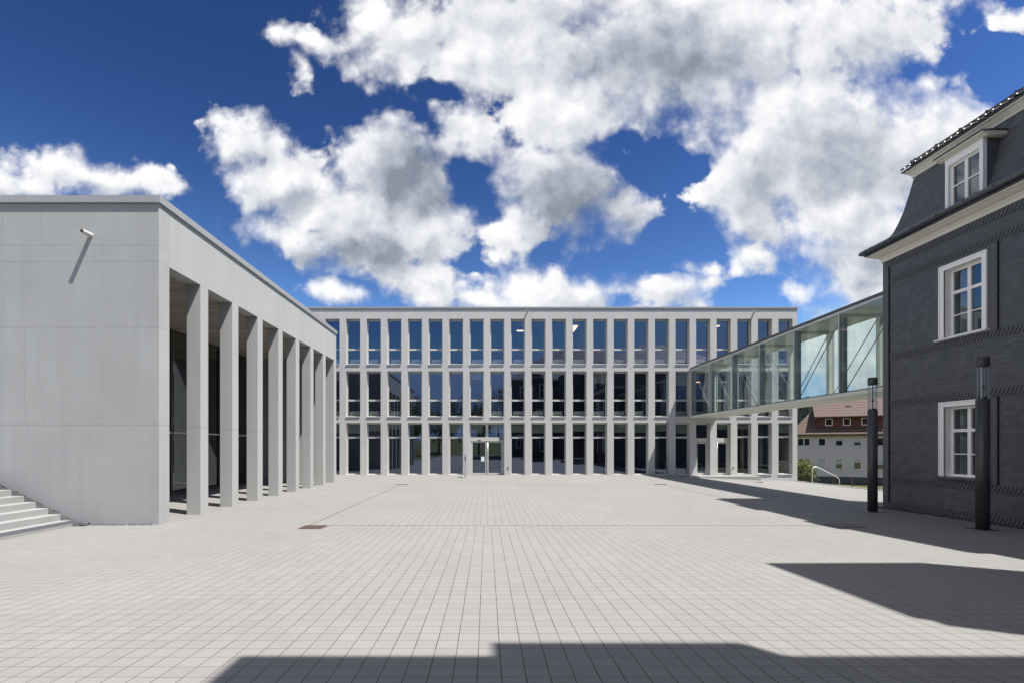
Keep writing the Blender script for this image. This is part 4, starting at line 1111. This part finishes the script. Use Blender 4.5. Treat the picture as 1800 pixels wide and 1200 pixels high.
for zz_ in (1.4, 5.2, 8.8):
    for xx in (4.6, 7.4, 10.8, 13.6, 16.6, 20, 23, 26):
        f = MB(); f.box(xx, xx + 1.3, 1.25, 1.3, zz_, zz_ + .12); f.box(xx, xx + .12, 1.25, 1.3, zz_ + .12, zz_ + 2.1); f.box(xx + 1.18, xx + 1.3, 1.25, 1.3, zz_ + .12, zz_ + 2.1); f.box(xx + .12, xx + 1.18, 1.25, 1.3, zz_ + 1.98, zz_ + 2.1); f.box(xx + .6, xx + .7, 1.25, 1.3, zz_ + .12, zz_ + 1.98)
        f.box(xx + .12, xx + .6, 1.25, 1.3, zz_ + 1.3, zz_ + 1.38); f.box(xx + .7, xx + 1.18, 1.25, 1.3, zz_ + 1.3, zz_ + 1.38)
        fo2 = f.build('window', 'white', rb)
        p = MB(); p.box(xx + .12, xx + 1.18, 1.252, 1.262, zz_ + .12, zz_ + 1.98); p.build('pane', 'black', fo2)
an = thing('slate_shadow_block', (9.95, 2.3, 0), 'slate clad block added out of view to cast a shadow on the paving', 'building')
m = MB(); m.box(10.0, 12.7, 2.3, 5.3, -.3, 11.9); m.box(12.7, 13.73, 2.2, 4.7, -.3, 11.9); m.build('wall', 'slate', an)  # added caster out of view, outlined to shape the right hand paving shadow
m = MB(); m.prism([(9.92, 2.5, 11.91), (10.9, 2.15, 11.91), (13.7, 2.05, 11.91), (13.7, 4.72, 11.91), (12.6, 5.38, 11.91), (9.92, 5.35, 11.91)], (0, 0, .12)); m.build('roof', 'slate_r', an)  # top of the added shadow block
def tree(x, y, h, r, label, seed, dens=3600):
    z = t_h(x, y) if y < -14 else g_h(x, y)
    t = thing('broadleaf_tree', (x, y, z), label, 'tree', 'trees behind the viewer'); rn = random.Random(seed)
    m = MB(); m.tube((x, y, z - .2), (x + .1, y, z + h * .4), .22, 10, r1=.14)
    for i in range(8):
        a = i * 2.4; m.tube((x + .1, y, z + h * (.3 + .04 * i)), (x + r * .6 * math.cos(a), y + r * .6 * math.sin(a), z + h * (.55 + .04 * i)), .08, 6, r1=.03)
    m.build('trunk', 'bark', t)
    m = MB(); leaves(m, (x, y, z + h * .64), (r, r, h * .36), dens, .17, rn, .35, clumps=50); m.build('crown', 'leafd', t)
for i, (x, y, h, r, lb) in enumerate(((-1.5, -20, 11.5, 3.2, 'broad tree behind the viewer mirrored beside the main entrance'), (-9.5, -30, 8, 3.0, 'small round tree on the lawn behind the viewer'),
                                      (-17, -38, 9, 3.6, 'wide tree far back on the lawn behind the viewer'), (-27, -30, 8, 3.2, 'leafy tree at the far left behind the viewer'))): tree(x, y, h, r, lb, i + 20)

# belt of trees far behind the viewer: dark band in the lower panes of the middle floor
proto = None; rb_ = random.Random(44); LB_ = 'tree in the belt far behind the viewer, dark in the middle floor panes'
for i in range(15):
    x = -56 + 4.9 * i + rb_.uniform(-1, 1); y = -66 + rb_.uniform(-5, 5); z = t_h(x, y)
    if proto is None:
        tree(x, y, 13.5, 3.6, LB_, 77, 2600); proto = [o for o in bpy.data.objects if o.get('label') == LB_][0]; proto['group'] = 'tree belt behind the viewer'; proto['category'] = 'tree'; continue
    c = copy_tree(proto); c.location = (x, y, z); c.rotation_euler = (0, 0, rb_.uniform(0, 6.28)); k = rb_.uniform(.85, 1.15); c.scale = (k, k, k * rb_.uniform(.9, 1.1))
